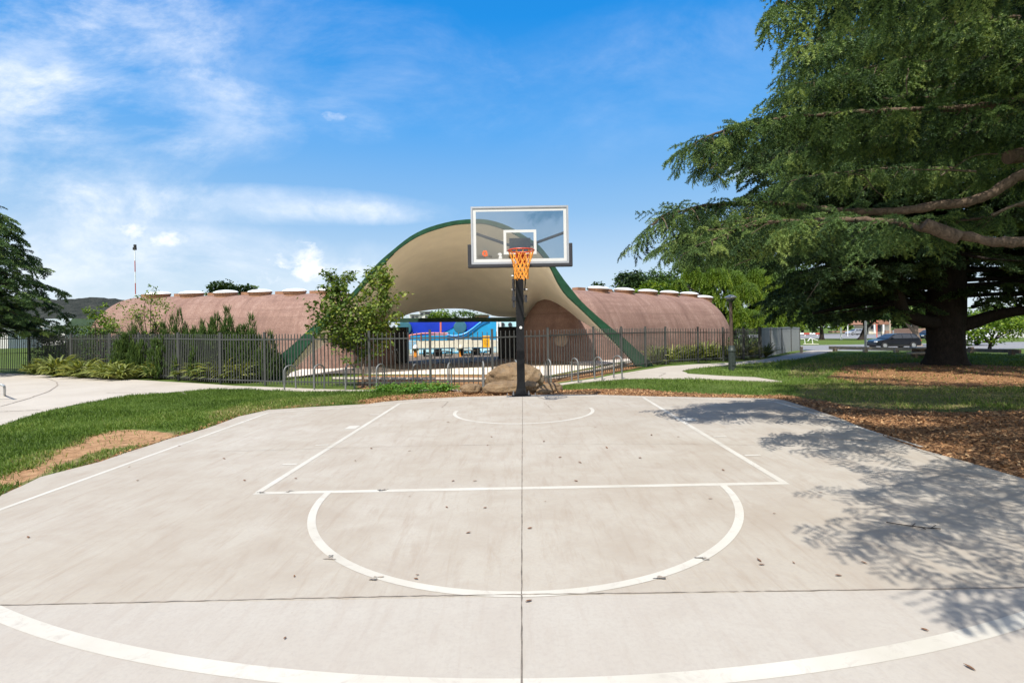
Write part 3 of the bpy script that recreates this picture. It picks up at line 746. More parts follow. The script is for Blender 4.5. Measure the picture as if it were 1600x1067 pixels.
    pl = MB(); pl.box((cx, YB + 0.09, cz - 0.30), (0.40, 0.03, 0.52)); obj('mounting_plate', pl, M['black'], t)
    for s in (-1, 1):
        b0 = np.array((cx + s * 0.13, YB + 0.30, cz - 0.16)); 
        e0 = P(744 if s < 0 else 882, 365.5 if s < 0 else 363.5, YB + 0.08)
        br = MB(); br.tube([b0, e0], 0.028, 8)
        obj('brace', br, M['pad'], t)
        obj('brace_bracket', MB().box(b0 + np.array((0, 0, -0.02)), (0.10, 0.10, 0.14)), M['black'], t)
    lv = MB(); lv.box((hx - 0.13, hy - 0.06, hz - 0.50), (0.055, 0.05, 0.62)); lv.box((hx - 0.13, hy - 0.06, hz - 0.62), (0.085, 0.08, 0.09)); obj('height_adjuster', lv, M['pad'], t)
    obj('height_adjuster', MB().box((hx + 0.13, hy - 0.06, hz - 0.62), (0.06, 0.06, 0.16)), M['pad'], t)
    # rim and net
    RR = 0.232
    rc = P(814.2, 391.0, YB - 0.40); rx, rz = rc[0], rc[2]; ry = YB - 0.14 - RR
    a = np.linspace(0, 2 * math.pi, 49)
    rm = MB(); rm.tube(np.stack([rx + RR * np.cos(a), ry + RR * np.sin(a), np.full(49, rz)], 1), 0.0125, 8, cap=False)
    rim = obj('rim', rm, M['rim'], t, smooth=True)
    rb = MB(); rb.box((rx, YB - 0.025, rz - 0.10), (0.17, 0.025, 0.26)); rb.box((rx, YB - 0.075, rz - 0.02), (0.16, 0.13, 0.035))
    for s in (-1, 1): rb.bar((rx + s * 0.07, YB - 0.04, rz - 0.16), (rx + s * 0.16, ry + 0.14, rz - 0.012), 0.014, 0.014)
    obj('rim_bracket', rb, M['rim'], rim)
    nt_ = MB(); K = 12; NR = 7; zs = [0.0, 0.15, 0.23, 0.30, 0.37, 0.44, 0.50]; rs = [RR - 0.004, 0.175, 0.148, 0.132, 0.124, 0.122, 0.125]
    def knot(i, r):
        an = 2 * math.pi * (i + 0.5 * (r % 2)) / K + 0.13
        return np.array((rx + rs[r] * math.cos(an), ry + rs[r] * math.sin(an), rz - 0.012 - zs[r] + 0.012 * math.sin(i * 2.7 + r))) + (rng.normal(size=3) * .005 if False else 0)
    for r in range(NR - 1):
        for i in range(K):
            for dj in ((0, -1) if r % 2 == 0 else (0, 1)):
                p0, p1 = knot(i, r), knot(i + dj, r + 1)
                nt_.tube([p0, (p0 + p1) / 2 + np.array((0, 0, -0.004)), p1], 0.0065 if r < 1 else 0.0075, 5, cap=False)
    obj('net', nt_, M['net'], t, smooth=True)
    return t
build_hoop()

# ================================================================== BOULDERS
def boulder(name, c, rad, label, seed, flat=0.35, rz=0.0):
    bm = bmesh.new(); bmesh.ops.create_icosphere(bm, subdivisions=5, radius=1)
    rg = np.random.default_rng(seed); ph = rg.uniform(0, 6.28, (8, 3)); fr = rg.normal(size=(8, 3)) * 1.3; am = rg.uniform(0.02, 0.07, 8)
    ph2 = rg.uniform(0, 6.28, (10,)); fr2 = rg.normal(size=(10, 3)) * 7
    V = np.array([v.co[:] for v in bm.verts])
    s = 1 + sum(am[k] * np.sin(V @ fr[k] + ph[k][0]) for k in range(8)) + sum(0.009 * np.sin(V @ fr2[k] + ph2[k]) for k in range(10))
    crease = np.abs(np.sin(V @ fr2[0] * 0.5 + ph2[0])); s -= 0.035 * np.exp(-(crease / 0.10) ** 2)
    for k_, (f_, a_) in enumerate(((2.6, .05), (5.3, .028), (10.5, .014))):
        dd_ = rg.normal(size=(3, 3)); dd_ /= np.linalg.norm(dd_, axis=1)[:, None]
        s -= a_ * sum(1 - np.abs(np.sin(V @ (dd_[q_] * f_) + ph[q_][0] + .6 * np.sin(V @ (dd_[(q_ + 1) % 3] * f_ * 1.7)))) for q_ in range(3)) ** 2 / 3
    V = V * s[:, None]
    V[:, 2] = np.sign(V[:, 2]) * np.abs(V[:, 2]) ** 0.85
    cz_, sz_ = math.cos(rz), math.sin(rz)
    V = V * np.array(rad); V = V @ np.array([[cz_, sz_, 0], [-sz_, cz_, 0], [0, 0, 1]])
    for v, p in zip(bm.verts, V): v.co = p
    me = bpy.data.meshes.new(name); bm.to_mesh(me); bm.free(); me.materials.append(M['rock'])
    me.polygons.foreach_set('use_smooth', [True] * len(me.polygons))
    o = put(me, name, None, c)
    return tag(o, label, 'boulder', 'sandstone boulders behind the hoop')
def rock_at(px0, px1, ytop, ybase, depth_add, label, seed, ry=None, sink=0.25, tilt=0):
    b = G((px0 + px1) / 2, ybase); Y = b[1] + depth_add
    s = Y / F
    rx = (px1 - px0) / 2 * s; h = CZ + ray(0.5 * (px0 + px1), ytop)[2] * Y - float(g(b[0], Y))
    rz_ = h / (2 - sink) * 1.02
    x = ray((px0 + px1) / 2, ytop)[0] * Y
    return boulder('boulder', (x, Y, float(g(x, Y)) + h - rz_), (rx, ry or rx * 0.75, rz_), label, seed)
rock_at(756, 851, 567.5, 609, 0.55, 'big rounded sandstone boulder, tallest of the group behind the hoop pole', 3, 0.55, 0.5)
rock_at(752, 838, 594.5, 615.5, 0.30, 'long low sandstone boulder in front of the biggest rounded one', 8, 0.33, 0.5)
rock_at(716, 757, 597.5, 615, 0.25, 'small tan boulder at the left end of the rock group', 21, 0.27, 0.5)
rock_at(842, 880, 597, 612, 0.40, 'low reddish brown rock at the right end of the group', 33, 0.34, 0.9)
rock_at(834, 866, 606, 614, 0.2, 'thin flat pale slab of rock lying right of the hoop pole', 41, 0.17, 1.0)

# ================================================================== BICYCLE RACKS
ORD = ['leftmost', 'second from the left', 'third from the left', 'fourth from the left', 'fifth from the left', 'sixth from the left', 'seventh from the left', 'mostly hidden by the hoop pole,', 'fourth from the right', 'third from the right', 'second from the right', 'rightmost']
def rack_mesh(h, w):
    r = w / 2; a = np.linspace(0, math.pi, 13)
    p = [(-r, 0, -0.03), (-r, 0, (h - r) * 0.5)] + [(-r * math.cos(t), 0, h - r + r * math.sin(t)) for t in a] + [(r, 0, (h - r) * 0.5), (r, 0, -0.03)]
    return MB().tube(p, 0.0215, 8)
rack_me = None
for i, (px, pt, pbm, tw) in enumerate(((453.5, 571, 607.5, 11), (499, 569.5, 607.5, 9), (547, 569, 608, 8), (595, 569, 608, 7.5), (649, 569, 603.5, 3), (703, 567, 605, 3), (755.3, 565, 605, 3), (806, 563, 603, 4), (857, 561.5, 597, 6.5), (898.5, 560, 596.5, 8), (935, 558, 593, 9), (965.5, 556, 591, 9.5))):
    b = G(px, pbm)
    h = (pbm - pt) / F * b[1]
    yaw = math.acos(min(1, tw / F * b[1] / 0.34)) + (0.0 if i < 7 else 0.0)
    if rack_me is None:
        o = obj('bicycle_rack', rack_mesh(0.74, 0.34), M['rack'], None, (0, 0, 0), smooth=True, sharp=70); rack_me = o; o.location = b
    else:
        o = rack_me.copy(); COL.objects.link(o); o.location = b
    o.scale = (1, 1, h / 0.74); o.rotation_euler = (0, 0, yaw if i < 6 else -yaw)
    tag(o, 'galvanised hoop bicycle rack, %s of the row' % ORD[i], 'bike rack', 'hoop bicycle racks in a row before the fence')
o = obj('handrail_hoop', MB().tube(catmull([P(-40, 601, 12.7), P(-6, 600, 12.7), P(4.5, 602, 12.7), P(7, 606, 12.7), G(7.3, 617, -0.03)], 5), 0.026, 8), M['steel_grey'], None, G(7, 617), smooth=True, sharp=80)
tag(o, 'end of a low bent steel rail on the wide concrete path at far left', 'rail')

# ================================================================== PICKET FENCE
def fence_run(pts_px, name, label, height, sp=0.122, ytop=None, sheet_from=None, base_pts=None):
    pts = base_pts if base_pts is not None else Gs(pts_px)
    t = thing(name, label, 'fence', pts[0])
    for i, p in enumerate(pts):
        h = height if np.isscalar(height) else height[i]
        obj('post', MB().box((p[0], p[1], p[2] + h / 2 + 0.02), (0.06, 0.06, h + 0.04)).box((p[0], p[1], p[2] + h + 0.045), (0.068, 0.068, 0.012)), M['fence'], t)
    for i in range(len(pts) - 1):
        a, b = pts[i], pts[i + 1]
        ha = height if np.isscalar(height) else height[i]; hb = height if np.isscalar(height) else height[i + 1]
        L = np.linalg.norm(b - a); d = (b - a) / L
        a2, b2 = a + d * 0.031, b - d * 0.031
        yaw = math.atan2(d[1], d[0])
        mb = MB()
        if sheet_from is not None and i >= sheet_from:
            n = max(6, int(L / 0.08))
            for k in range(n):
                f0, f1 = k / n, (k + 1) / n
                q0, q1 = a2 + (b2 - a2) * f0, a2 + (b2 - a2) * f1; h = ha + (hb - ha) * f0
                off = np.array([-d[1], d[0], 0]) * (0.012 if k % 2 else -0.012)
                mid = (q0 + q1) / 2 + off
                mb.box((mid[0], mid[1], mid[2] + h * 0.5 + 0.03), (L / n + 0.004, 0.006, h - 0.1), rz=yaw)
            mb.bar(a2 + np.array((0, 0, ha - 0.0)), b2 + np.array((0, 0, hb - 0.0)), 0.045, 0.05); mb.bar(a2 + np.array((0, 0, 0.06)), b2 + np.array((0, 0, 0.06)), 0.045, 0.05)
            obj('panel', mb, M['sheet'], t); continue
        mb.bar(a2 + np.array((0, 0, ha - 0.17)), b2 + np.array((0, 0, hb - 0.17)), 0.036, 0.036)
        mb.bar(a2 + np.array((0, 0, 0.13)), b2 + np.array((0, 0, 0.13)), 0.036, 0.036)
        n = max(2, int(round(L / sp)))
        for k in range(1, n):
            q = a + (b - a) * k / n; h = ha + (hb - ha) * k / n - 0.03 + rng.normal() * 0.004
            ti = rng.normal(size=2) * 0.004
            w = 0.0105
            V = [(q[0] + x, q[1] + y, q[2] + 0.04) for x, y in ((-w, -w), (w, -w), (w, w), (-w, w))] + [(q[0] + x + ti[0], q[1] + y + ti[1], q[2] + h) for x, y in ((-w, -w), (w, -w), (w, w), (-w, w))] + [(q[0] + ti[0], q[1] + ti[1], q[2] + h + 0.03)]
            mb.add(V, [(0, 1, 5, 4), (1, 2, 6, 5), (2, 3, 7, 6), (3, 0, 4, 7), (4, 5, 8), (5, 6, 8), (6, 7, 8), (7, 4, 8)])
        obj('panel', mb, M['fence'], t, recalc=False)
    return t
# one long run round the pool grounds; heights are set so that the tops follow the photo
fence_px = [(-75, 580.5, 523.5), (-15, 581, 523.5), (46, 581.5, 523.5), (112, 584, 523), (172, 586.5, 522.5), (218, 589.5, 521.5), (279.6, 594.5, 521.5), (345, 599.5, 522), (414.5, 602, 521.5), (491, 604.5, 520.5), (578, 605.5, 519.5), (673, 604.5, 518), (770, 602.5, 517), (857, 597, 514.6), (928, 586.5, 513), (971.5, 579.5, 512.6), (1009, 573.3, 512.2), (1040.5, 569, 512.2), (1091, 566, 512.6), (1130, 564.5, 512.8), (1162, 562, 513), (1187, 559.5, 513)]
fp = np.array([G(a, b) for a, b, c in fence_px])
fh = [CZ + ray(a, c)[2] * q[1] - q[2] for (a, b, c), q in zip(fence_px, fp)]
fence_run(None, 'picket_fence', 'long grey steel picket fence with spear tops round the pool building', fh, base_pts=fp)
# solid sheet panels at its right end
sp_px = [(1189, 559.5, 513.2, None), (1204, 557.8, 512.8, None), (1221.5, 555, 512.2, None), (1236, 552.8, 511.5, None), (1249.5, 550.5, 512.5, None)]
sps = []
for k, (a, b, c, _) in enumerate(sp_px):
    Y = fp[-1][1] + 0.3 + 1.9 * k
    d = ray(a, b); x = d[0] * Y
    sps.append((x, Y, CZ + d[2] * Y))
sps = np.array(sps)
sh = [CZ + ray(a, c)[2] * q[1] - q[2] for (a, b, c, _), q in zip(sp_px, sps)]
fence_run(None, 'sheet_metal_fence', 'solid pale grey corrugated sheet fence where the picket fence ends', sh, base_pts=sps, sheet_from=0)

# yellow notice on the fence
c = P(759.5, 533.5, 13.75)
t = thing('warning_sign', 'yellow notice with black lettering hung on the picket fence', 'sign', c)
w, h = 0.195, 0.31
obj('plate', MB().box(c, (w, 0.006, h)), M['yellow'], t)
sg = MB(); y = c[1] - 0.0045
for k, ln in enumerate((0.6, 0.72, 0.5, 0.66, 0.6, 0.4)):
    n = int(ln * 12); x0 = -ln * w / 2
    for q_ in range(n):
        if rng.random() < 0.82: sg.box((c[0] + x0 + ln * w * (q_ + 0.5) / n, y, c[2] + 0.03 - 0.027 * k), (ln * w / n * 0.62, 0.002, 0.009))
obj('printed_text', sg, M['ink'], t)
sg = MB(); sg.prism([(-.03, -.02), (.0, .034), (.03, -.02), (.022, -.02), (0, .018), (-.022, -.02)], 0, .002, (c[0], y + .001, c[2] + 0.095), (1, 0, 0), (0, 0, 1), (0, -1, 0)); obj('symbol', sg, M['ink'], t)

# ================================================================== POOL BUILDING
bt = thing('pool_building', 'pink barrel vaulted pool building with a swooping green edged entrance canopy', 'building', GX(-1.5, 21))
def vault(c0, c1, Rw, H, rz_sub, label):
    """barrel vault with apse ends: offset curves of the axis c0-c1"""
    c0 = np.array(c0, float); c1 = np.array(c1, float); L = np.linalg.norm(c1 - c0); d = (c1 - c0) / L; nrm = np.array([-d[1], d[0]])
    ring = []
    ns, nc = 36, 26
    for k in range(ns): ring.append((L * k / ns, 1.0, 0))
    for k in range(nc): ring.append((L, math.cos(math.pi * k / nc), math.sin(math.pi * k / nc)))
    for k in range(ns): ring.append((L * (1 - k / ns), -1.0, 0))
    for k in range(nc): ring.append((0, -math.cos(math.pi * k / nc), -math.sin(math.pi * k / nc)))
    n = len(ring); ph = np.linspace(0, math.pi / 2, 22)
    V = []; su = []; sv = []
    z0 = rz_sub
    for p in ph:
        rr = Rw * max(math.cos(p), 0.0) ** 0.92; z = z0 + (H - z0) * math.sin(p) ** 0.96
        for s, a, b in ring:
            xy = c0 + d * (s + b * rr) + nrm * a * rr
            V.append((xy[0], xy[1], z)); su.append(s + b * Rw * 0.9 + 50); sv.append(p / (math.pi / 2) * 6)
    Fa = [(k * n + i, k * n + (i + 1) % n, (k + 1) * n + (i + 1) % n, (k + 1) * n + i) for k in range(len(ph) - 1) for i in range(n)]
    o = npmesh('vault', V, Fa, M['vault'], bt, attrs={'su': su, 'sv': sv}, smooth=True)
    fix_normals(o.data)
    return o, d, L, nrm
VH = 3.47; VR = 2.65
aL = R(-4.0); dL = np.array([-math.cos(aL), -math.sin(aL)])
vl0 = np.array([-8.3, 25.1]); vl1 = vl0 + dL * 9.9
aR = R(39); dR = np.array([math.cos(aR), math.sin(aR)])
vr0 = np.array([3.4, 25.9]) - dR * 0.75; vr1 = vr0 + dR * 10.35
vl, _, LL, nL = vault(vl0, vl1, VR, VH, -0.05, '')
vr, _, LR, nR = vault(vr0, vr1, VR, VH, -0.1, '')
def skylight(v, c, z, side):
    mb = MB()
    tl = 0.10; sx_, sy_ = side; c = np.array(c) + np.array(side) * 0.36
    ez = np.array((sx_ * math.sin(tl), sy_ * math.sin(tl), math.cos(tl))); ex = np.cross((-sx_, -sy_, 0), (0, 0, 1)); ex = ex / np.linalg.norm(ex); ey = np.cross(ez, ex); AX = (ex, ey, ez)
    z = z - 0.03
    mb.lathe((c[0], c[1], z - 0.22), [(0.50, 0.0), (0.50, 0.28), (0.53, 0.28), (0.54, 0.36), (0.50, 0.36)], 28, 0, AX)
    mb.lathe(np.array((c[0], c[1], z - .22)) + ez * .36, [(0.52, 0.0), (0.56, 0.015), (0.53, 0.045), (0.44, 0.085), (0.30, 0.115), (0.12, 0.132), (0.02, 0.135)], 28, 1, AX)
    obj('skylight', mb, [M['curb'], M['acrylic']], v, smooth=True)
def ridge_box(v, c, d, z):
    obj('ridge_vent', MB().box((c[0], c[1], z + 0.03), (0.55, 0.4, 0.22), rz=math.atan2(d[1], d[0])), M['curb'], v)
nLc = nL * (-1 if nL[1] > 0 else 1); nRc = nR * (-1 if nR[1] > 0 else 1)
for k in range(0, 6):
    skylight(vl, vl0 + dL * (0.37 + 1.73 * k), VH, nLc)
    ridge_box(vl, vl0 + dL * (0.37 + 1.73 * k + 0.86) + np.array((0, 0.1)), dL, VH)
for k in range(6):
    skylight(vr, vr0 + dR * (1.75 + 2.05 * k - (.4 if k == 5 else 0)), VH - (.16 if k == 5 else 0), nRc)
    if k < 2: ridge_box(vr, vr0 + dR * (1.75 + 2.05 * k - 1.02), dR, VH)
# roundel on the right wall under the canopy
# entrance canopy
outer_px = [(397, 593.5), (419, 569), (453.5, 542), (479, 518), (515, 488), (551, 456.5), (587, 414.5), (614, 390.5), (641, 369.5), (668, 356), (700, 347), (722, 343.5), (745, 342.3), (760, 343.2), (775, 346.5), (790, 351.7), (805, 359), (820, 369), (832, 375.7), (844, 384.8), (859, 403.5), (867, 416), (880.5, 436), (894, 453), (907.5, 469.7), (930, 491), (952.5, 510), (975, 528), (997.5, 548.5), (1024, 572)]
inner_px = [(438, 590.5), (465.5, 557), (488, 531.5), (520, 497), (556, 459.5), (590, 423.5), (611, 399.5), (635, 380), (662, 365), (700, 353), (722, 349.8), (745, 348.7), (760, 350), (775, 354), (790, 359), (805, 366), (814, 372), (829, 381), (841, 391.5), (851, 403.5), (861, 418), (871.5, 440.5), (885, 460.7), (903, 477.6), (923, 496.7), (943.5, 517), (966, 539.5), (996, 571.5)]
A = G(400, 593); B = G(1016, 571.5)
dA = (B - A)[:2]; dA /= np.linalg.norm(dA); nA = np.array([-dA[1], dA[0]])      # nA points away from the camera
def on_arch(px, py, back=0.0):
    d = ray(px, py); k = ((A[0] * nA[0] + A[1] * nA[1]) + back) / (d[0] * nA[0] + d[1] * nA[1])
    return np.array([d[0] * k, k, CZ + d[2] * k])
NU = 72
oc = resample([on_arch(*p) for p in catmull(outer_px, 4)], NU); ic = resample([on_arch(*p) for p in catmull(inner_px, 4)], NU)
back = np.array([nA[0], nA[1], 0]) * 0.20
for arr in (oc, ic):
    arr[0][2] = min(arr[0][2], float(g(arr[0][0], arr[0][1]))) - 0.05; arr[-1][2] = min(arr[-1][2], float(g(arr[-1][0], arr[-1][1]))) - 0.05
mb = MB(); V = np.concatenate([oc, ic, ic + back, oc + back])
Fs = [(r * NU + i, r * NU + i + 1, ((r + 1) % 4) * NU + i + 1, ((r + 1) % 4) * NU + i) for r in range(4) for i in range(NU - 1)] + [(0, NU, 2 * NU, 3 * NU), (NU - 1, 2 * NU - 1, 3 * NU - 1, 4 * NU - 1)]
mb.add(V, Fs); 
canopy_px = [(447, 590), (462, 575), (482, 556), (504, 540), (526, 526), (548, 514), (572, 505), (598, 501), (622, 498), (640, 490), (666, 485), (693, 482.5), (720, 482.4), (740, 485), (760, 490), (776, 494.5), (808, 496), (824, 496), (831, 488), (841, 479), (851, 477.6), (868, 482.5), (889, 491), (907, 501), (925, 512), (943, 524), (966, 543), (992, 571)]
rp = resample(catmull(canopy_px, 4), NU)
uu = np.linspace(0, 1, NU)
fy = ic[:, 1]
# depth of the rear edge: deepest in the middle, meeting the front edge at the feet
dep = fy + 0.35 + 9.4 * np.sin(np.pi * np.clip(uu, 0, 1)) ** 1.35
rear = np.array([P(a, b, y) for (a, b), y in zip(rp, dep)])
front = ic + back * 0.6
NV = 14
rows = []
for v in np.linspace(0, 1, NV):
    bul = 0.55 * math.sin(math.pi * v) * np.sin(np.pi * uu) ** 1.5
    row = front * (1 - v) + rear * v; row[:, 2] += bul; rows.append(row)
V0 = np.concatenate(rows)
up = V0 + np.array((0, 0, 0.14)); up[:, 2] += 0.0
Fs = [(r * NU + i, r * NU + i + 1, (r + 1) * NU + i + 1, (r + 1) * NU + i) for r in range(NV - 1) for i in range(NU - 1)]
n0 = len(V0)
Ft = [(a + n0, d + n0, c + n0, b + n0) for a, b, c, d in Fs]
sides = [(i, i + 1, i + 1 + n0, i + n0) for i in range(NU - 1)] + [((NV - 1) * NU + i, (NV - 1) * NU + i + 1, (NV - 1) * NU + i + 1 + n0, (NV - 1) * NU + i + n0) for i in range(NU - 1)]
canopy = obj('canopy', MB().add(V0, Fs).add(up, [(a - n0, b - n0, c - n0, d - n0) for a, b, c, d in Ft]), M['soffit'], bt, smooth=True)
obj('edge_beam', mb, M['green_edge'], canopy, smooth=True, sharp=50)
# dark beam across the rear opening, with its bent end and strut
YBm = 27.6
beam = MB(); a, b = P(612, 500.5, YBm), P(852, 499.0, 25.2); beam.bar(a, b, 0.16, 0.22)
beam.bar(P(853, 499.5, 25.1), P(848.5, 516, 25.1), 0.10, 0.10)
obj('beam', beam, M['green_dark'], bt)
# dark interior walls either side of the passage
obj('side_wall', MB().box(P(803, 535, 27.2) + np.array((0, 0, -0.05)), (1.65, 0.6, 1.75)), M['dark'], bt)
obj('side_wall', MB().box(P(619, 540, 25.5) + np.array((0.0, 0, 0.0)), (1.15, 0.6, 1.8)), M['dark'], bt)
rd = P(877, 532, 20)
def hit_vault(px, py, c0, c1, Rw, H, z0):
    d = ray(px, py)
    for t_ in np.arange(15, 45, 0.02):
        p = np.array([d[0] * t_, t_, CZ + d[2] * t_]); s_ = np.clip((p[:2] - c0) @ (c1 - c0) / np.sum((c1 - c0) ** 2), 0, 1); q_ = c0 + (c1 - c0) * s_
        rr = np.linalg.norm(p[:2] - q_); ph_ = math.asin(np.clip((p[2] - z0) / (H - z0), 0, 1) ** (1 / 0.96))
        if rr <= Rw * math.cos(ph_) ** 0.92: return p, (p[:2] - q_) / (rr + 1e-9)
    return p, np.array((0, -1.0))
hp, hn = hit_vault(877, 532, vr0, vr1, VR, VH, -0.1)
ez = np.array((hn[0], hn[1], 0.35)); ez /= np.linalg.norm(ez); ex = np.cross((0, 0, 1), ez); ex /= np.linalg.norm(ex); ey = np.cross(ez, ex)
obj('roundel', MB().lathe(hp + ez * 0.03, [(0.30, -0.04), (0.30, 0.02), (0.26, 0.025)], 24, ax=(ex, ey, ez)), M['emblem'], bt)

# ================================================================== VEGETATION HELPERS
def rep(a, k): return np.repeat(a, k)

def leaf_cloud(lobes, n, size, mat, name, parent, clump=14, sig=0.2, inner=0.45, sq=1.0, up=0.35, tmpl=LEAF, gap=0.0):
    """leaf-sized faces in clumps through the volume of the given lobes"""
    lobes = np.asarray(lobes, float)
    vol = np.prod(lobes[:, 3:6], axis=1) ** 0.7; vol /= vol.sum()
    nc = max(1, n // clump)
    li = rng.choice(len(lobes), nc, p=vol)
    d = rng.normal(size=(nc, 3)); d /= np.linalg.norm(d, axis=1)[:, None]
    r = inner + (1.02 - inner) * rng.random(nc) ** 0.6
    cc = lobes[li, :3] + d * r[:, None] * lobes[li, 3:6]
    if gap:
        keep = vnoise(cc[:, 0] + cc[:, 1] * 0.7, cc[:, 2], gap, 5) > 0.28
        cc, li, d = cc[keep], li[keep], d[keep]; nc = len(cc)
    sg = sig * np.cbrt(np.prod(lobes[li, 3:6], axis=1))
    pos = cc[:, None, :] + rng.normal(size=(nc, clump, 3)) * sg[:, None, None] * np.array((1, 1, 0.7))
    pos = pos.reshape(-1, 3); m = len(pos)
    dd = np.repeat(d, clump, 0)
    yaw = np.arctan2(dd[:, 1], dd[:, 0]) + rng.normal(size=m) * 1.0
    rot = rand_rot(m, yaw, rng.normal(size=m) * 0.5 - up, rng.normal(size=m) * 0.6)
    V, Fa = scatter(tmpl[0], tmpl[1], pos, rot, size * rng.uniform(0.6, 1.25, m))
    rc = np.repeat(rng.normal(size=nc) * 0.16, clump)
    rnd = np.clip(0.45 + rc + rng.normal(size=m) * 0.2, 0, 1)
    return npmesh(name, V, Fa, mat, parent, attrs={'rnd': np.repeat(rnd, len(tmpl[0]))})

def limb_tubes(t, base, targets, r0, split=0.35, mat='bark_dark', wob=0.12, name='trunk'):
    """tapered trunk with limbs to the crown"""
    base = np.array(base, float); tg = np.array(targets, float)
    top = tg.mean(0); mid = base + (top - base) * split
    mb = MB()
    p = catmull([base - np.array((0, 0, 0.1)), base + (mid - base) * 0.45 + rng.normal(size=3) * wob * 0.4 * np.array((1, 1, 0)), mid, mid + (top - mid) * 0.6], 4)
    rr = np.linspace(r0, r0 * 0.45, len(p)); rr[0] *= 1.45; rr[1] *= 1.18
    mb.tube(p, rr, 10)
    for q_ in tg:
        s0 = base + (mid - base) * rng.uniform(0.75, 1.0)
        c = (s0 + q_) / 2 + rng.normal(size=3) * wob + np.array((0, 0, 0.1 * np.linalg.norm(q_ - s0)))
        pp = catmull([s0, c, q_], 5)
        mb.tube(pp, np.linspace(r0 * 0.5, r0 * 0.07, len(pp)), 7)
    return obj(name, mb, M[mat], t, smooth=True, sharp=80)

def px_lobes(lst, Y, dy=0.8):
    """crown lobes measured in the photo, set at depth Y: (px, py, radius x, radius y[, depth offset])"""
    out = []
    for l in lst:
        yy = Y + (l[4] if len(l) > 4 else 0)
        c = P(l[0], l[1], yy); s = yy / F
        out.append((c[0], c[1], c[2], l[2] * s, dy * (l[2] + l[3]) / 2 * s, l[3] * s))
    return np.array(out)

def px_tree(name, label, cat, base, lobes, n, size, mat, r0, group=None, bark='bark_dark', split=0.4, nl=7, **kw):
    t = thing(name, label, cat, base, group)
    L = np.asarray(lobes); idx = rng.choice(len(L), min(nl, len(L)), replace=False)
    tg = L[idx, :3] + rng.normal(size=(len(idx), 3)) * L[idx, 3:6] * 0.25
    limb_tubes(t, base, tg, r0, split, bark)
    leaf_cloud(L, n, size, M[mat], 'crown', t, **kw)
    return t

# ------------------------------------------------------------------ cedar sprays
def sprig_template(ns=11, nros=4, nn=6, nl=0.085, w=0.011, seed=1, LT=0.36):
    rg = np.random.default_rng(seed); tri = []
    def rosette(p, d, k, L):
        for _ in range(k):
            v = d * 0.5 + rg.normal(size=3) * 0.62; v /= np.linalg.norm(v)
            s = np.cross(v, rg.normal(size=3)); s /= np.linalg.norm(s) + 1e-9
            tri.append((p - s * w, p + s * w, p + v * L * rg.uniform(0.75, 1.2)))
    ax = lambda t: np.array((0.95 * t, 0.05 * math.sin(3 * t), -0.30 * t * t))
    for i in range(ns):
        t = 0.08 + 0.9 * i / ns; p = ax(t); sd = 1 if i % 2 else -1
        d = np.array((0.62, sd * 0.76, -0.30 + rg.normal() * 0.14)); d /= np.linalg.norm(d); L = LT * (1 - 0.55 * t) * rg.uniform(0.7, 1.15)
        for k in range(nros):
            u = (k + 0.6) / nros; q_ = p + d * L * u + np.array((0.03, 0, -0.45)) * L * u * u
            rosette(q_, d, nn, nl)
        rosette(p, np.array((0.8, 0, 0.1)), nn // 2 + 1, nl)
    for k in range(3): rosette(ax(0.9 + 0.05 * k), np.array((0.9, 0, -0.3)), nn, nl)
    V = np.array(tri).reshape(-1, 3)
    return V, np.arange(len(V)).reshape(-1, 3)
SPRIG = [sprig_template(8, 9, 6, 0.078, 0.0115, s, 0.52) for s in (1, 2, 3, 7)]
SPRIG_FAR = [sprig_template(10, 3, 4, 0.14, 0.032, s) for s in (4, 5)]

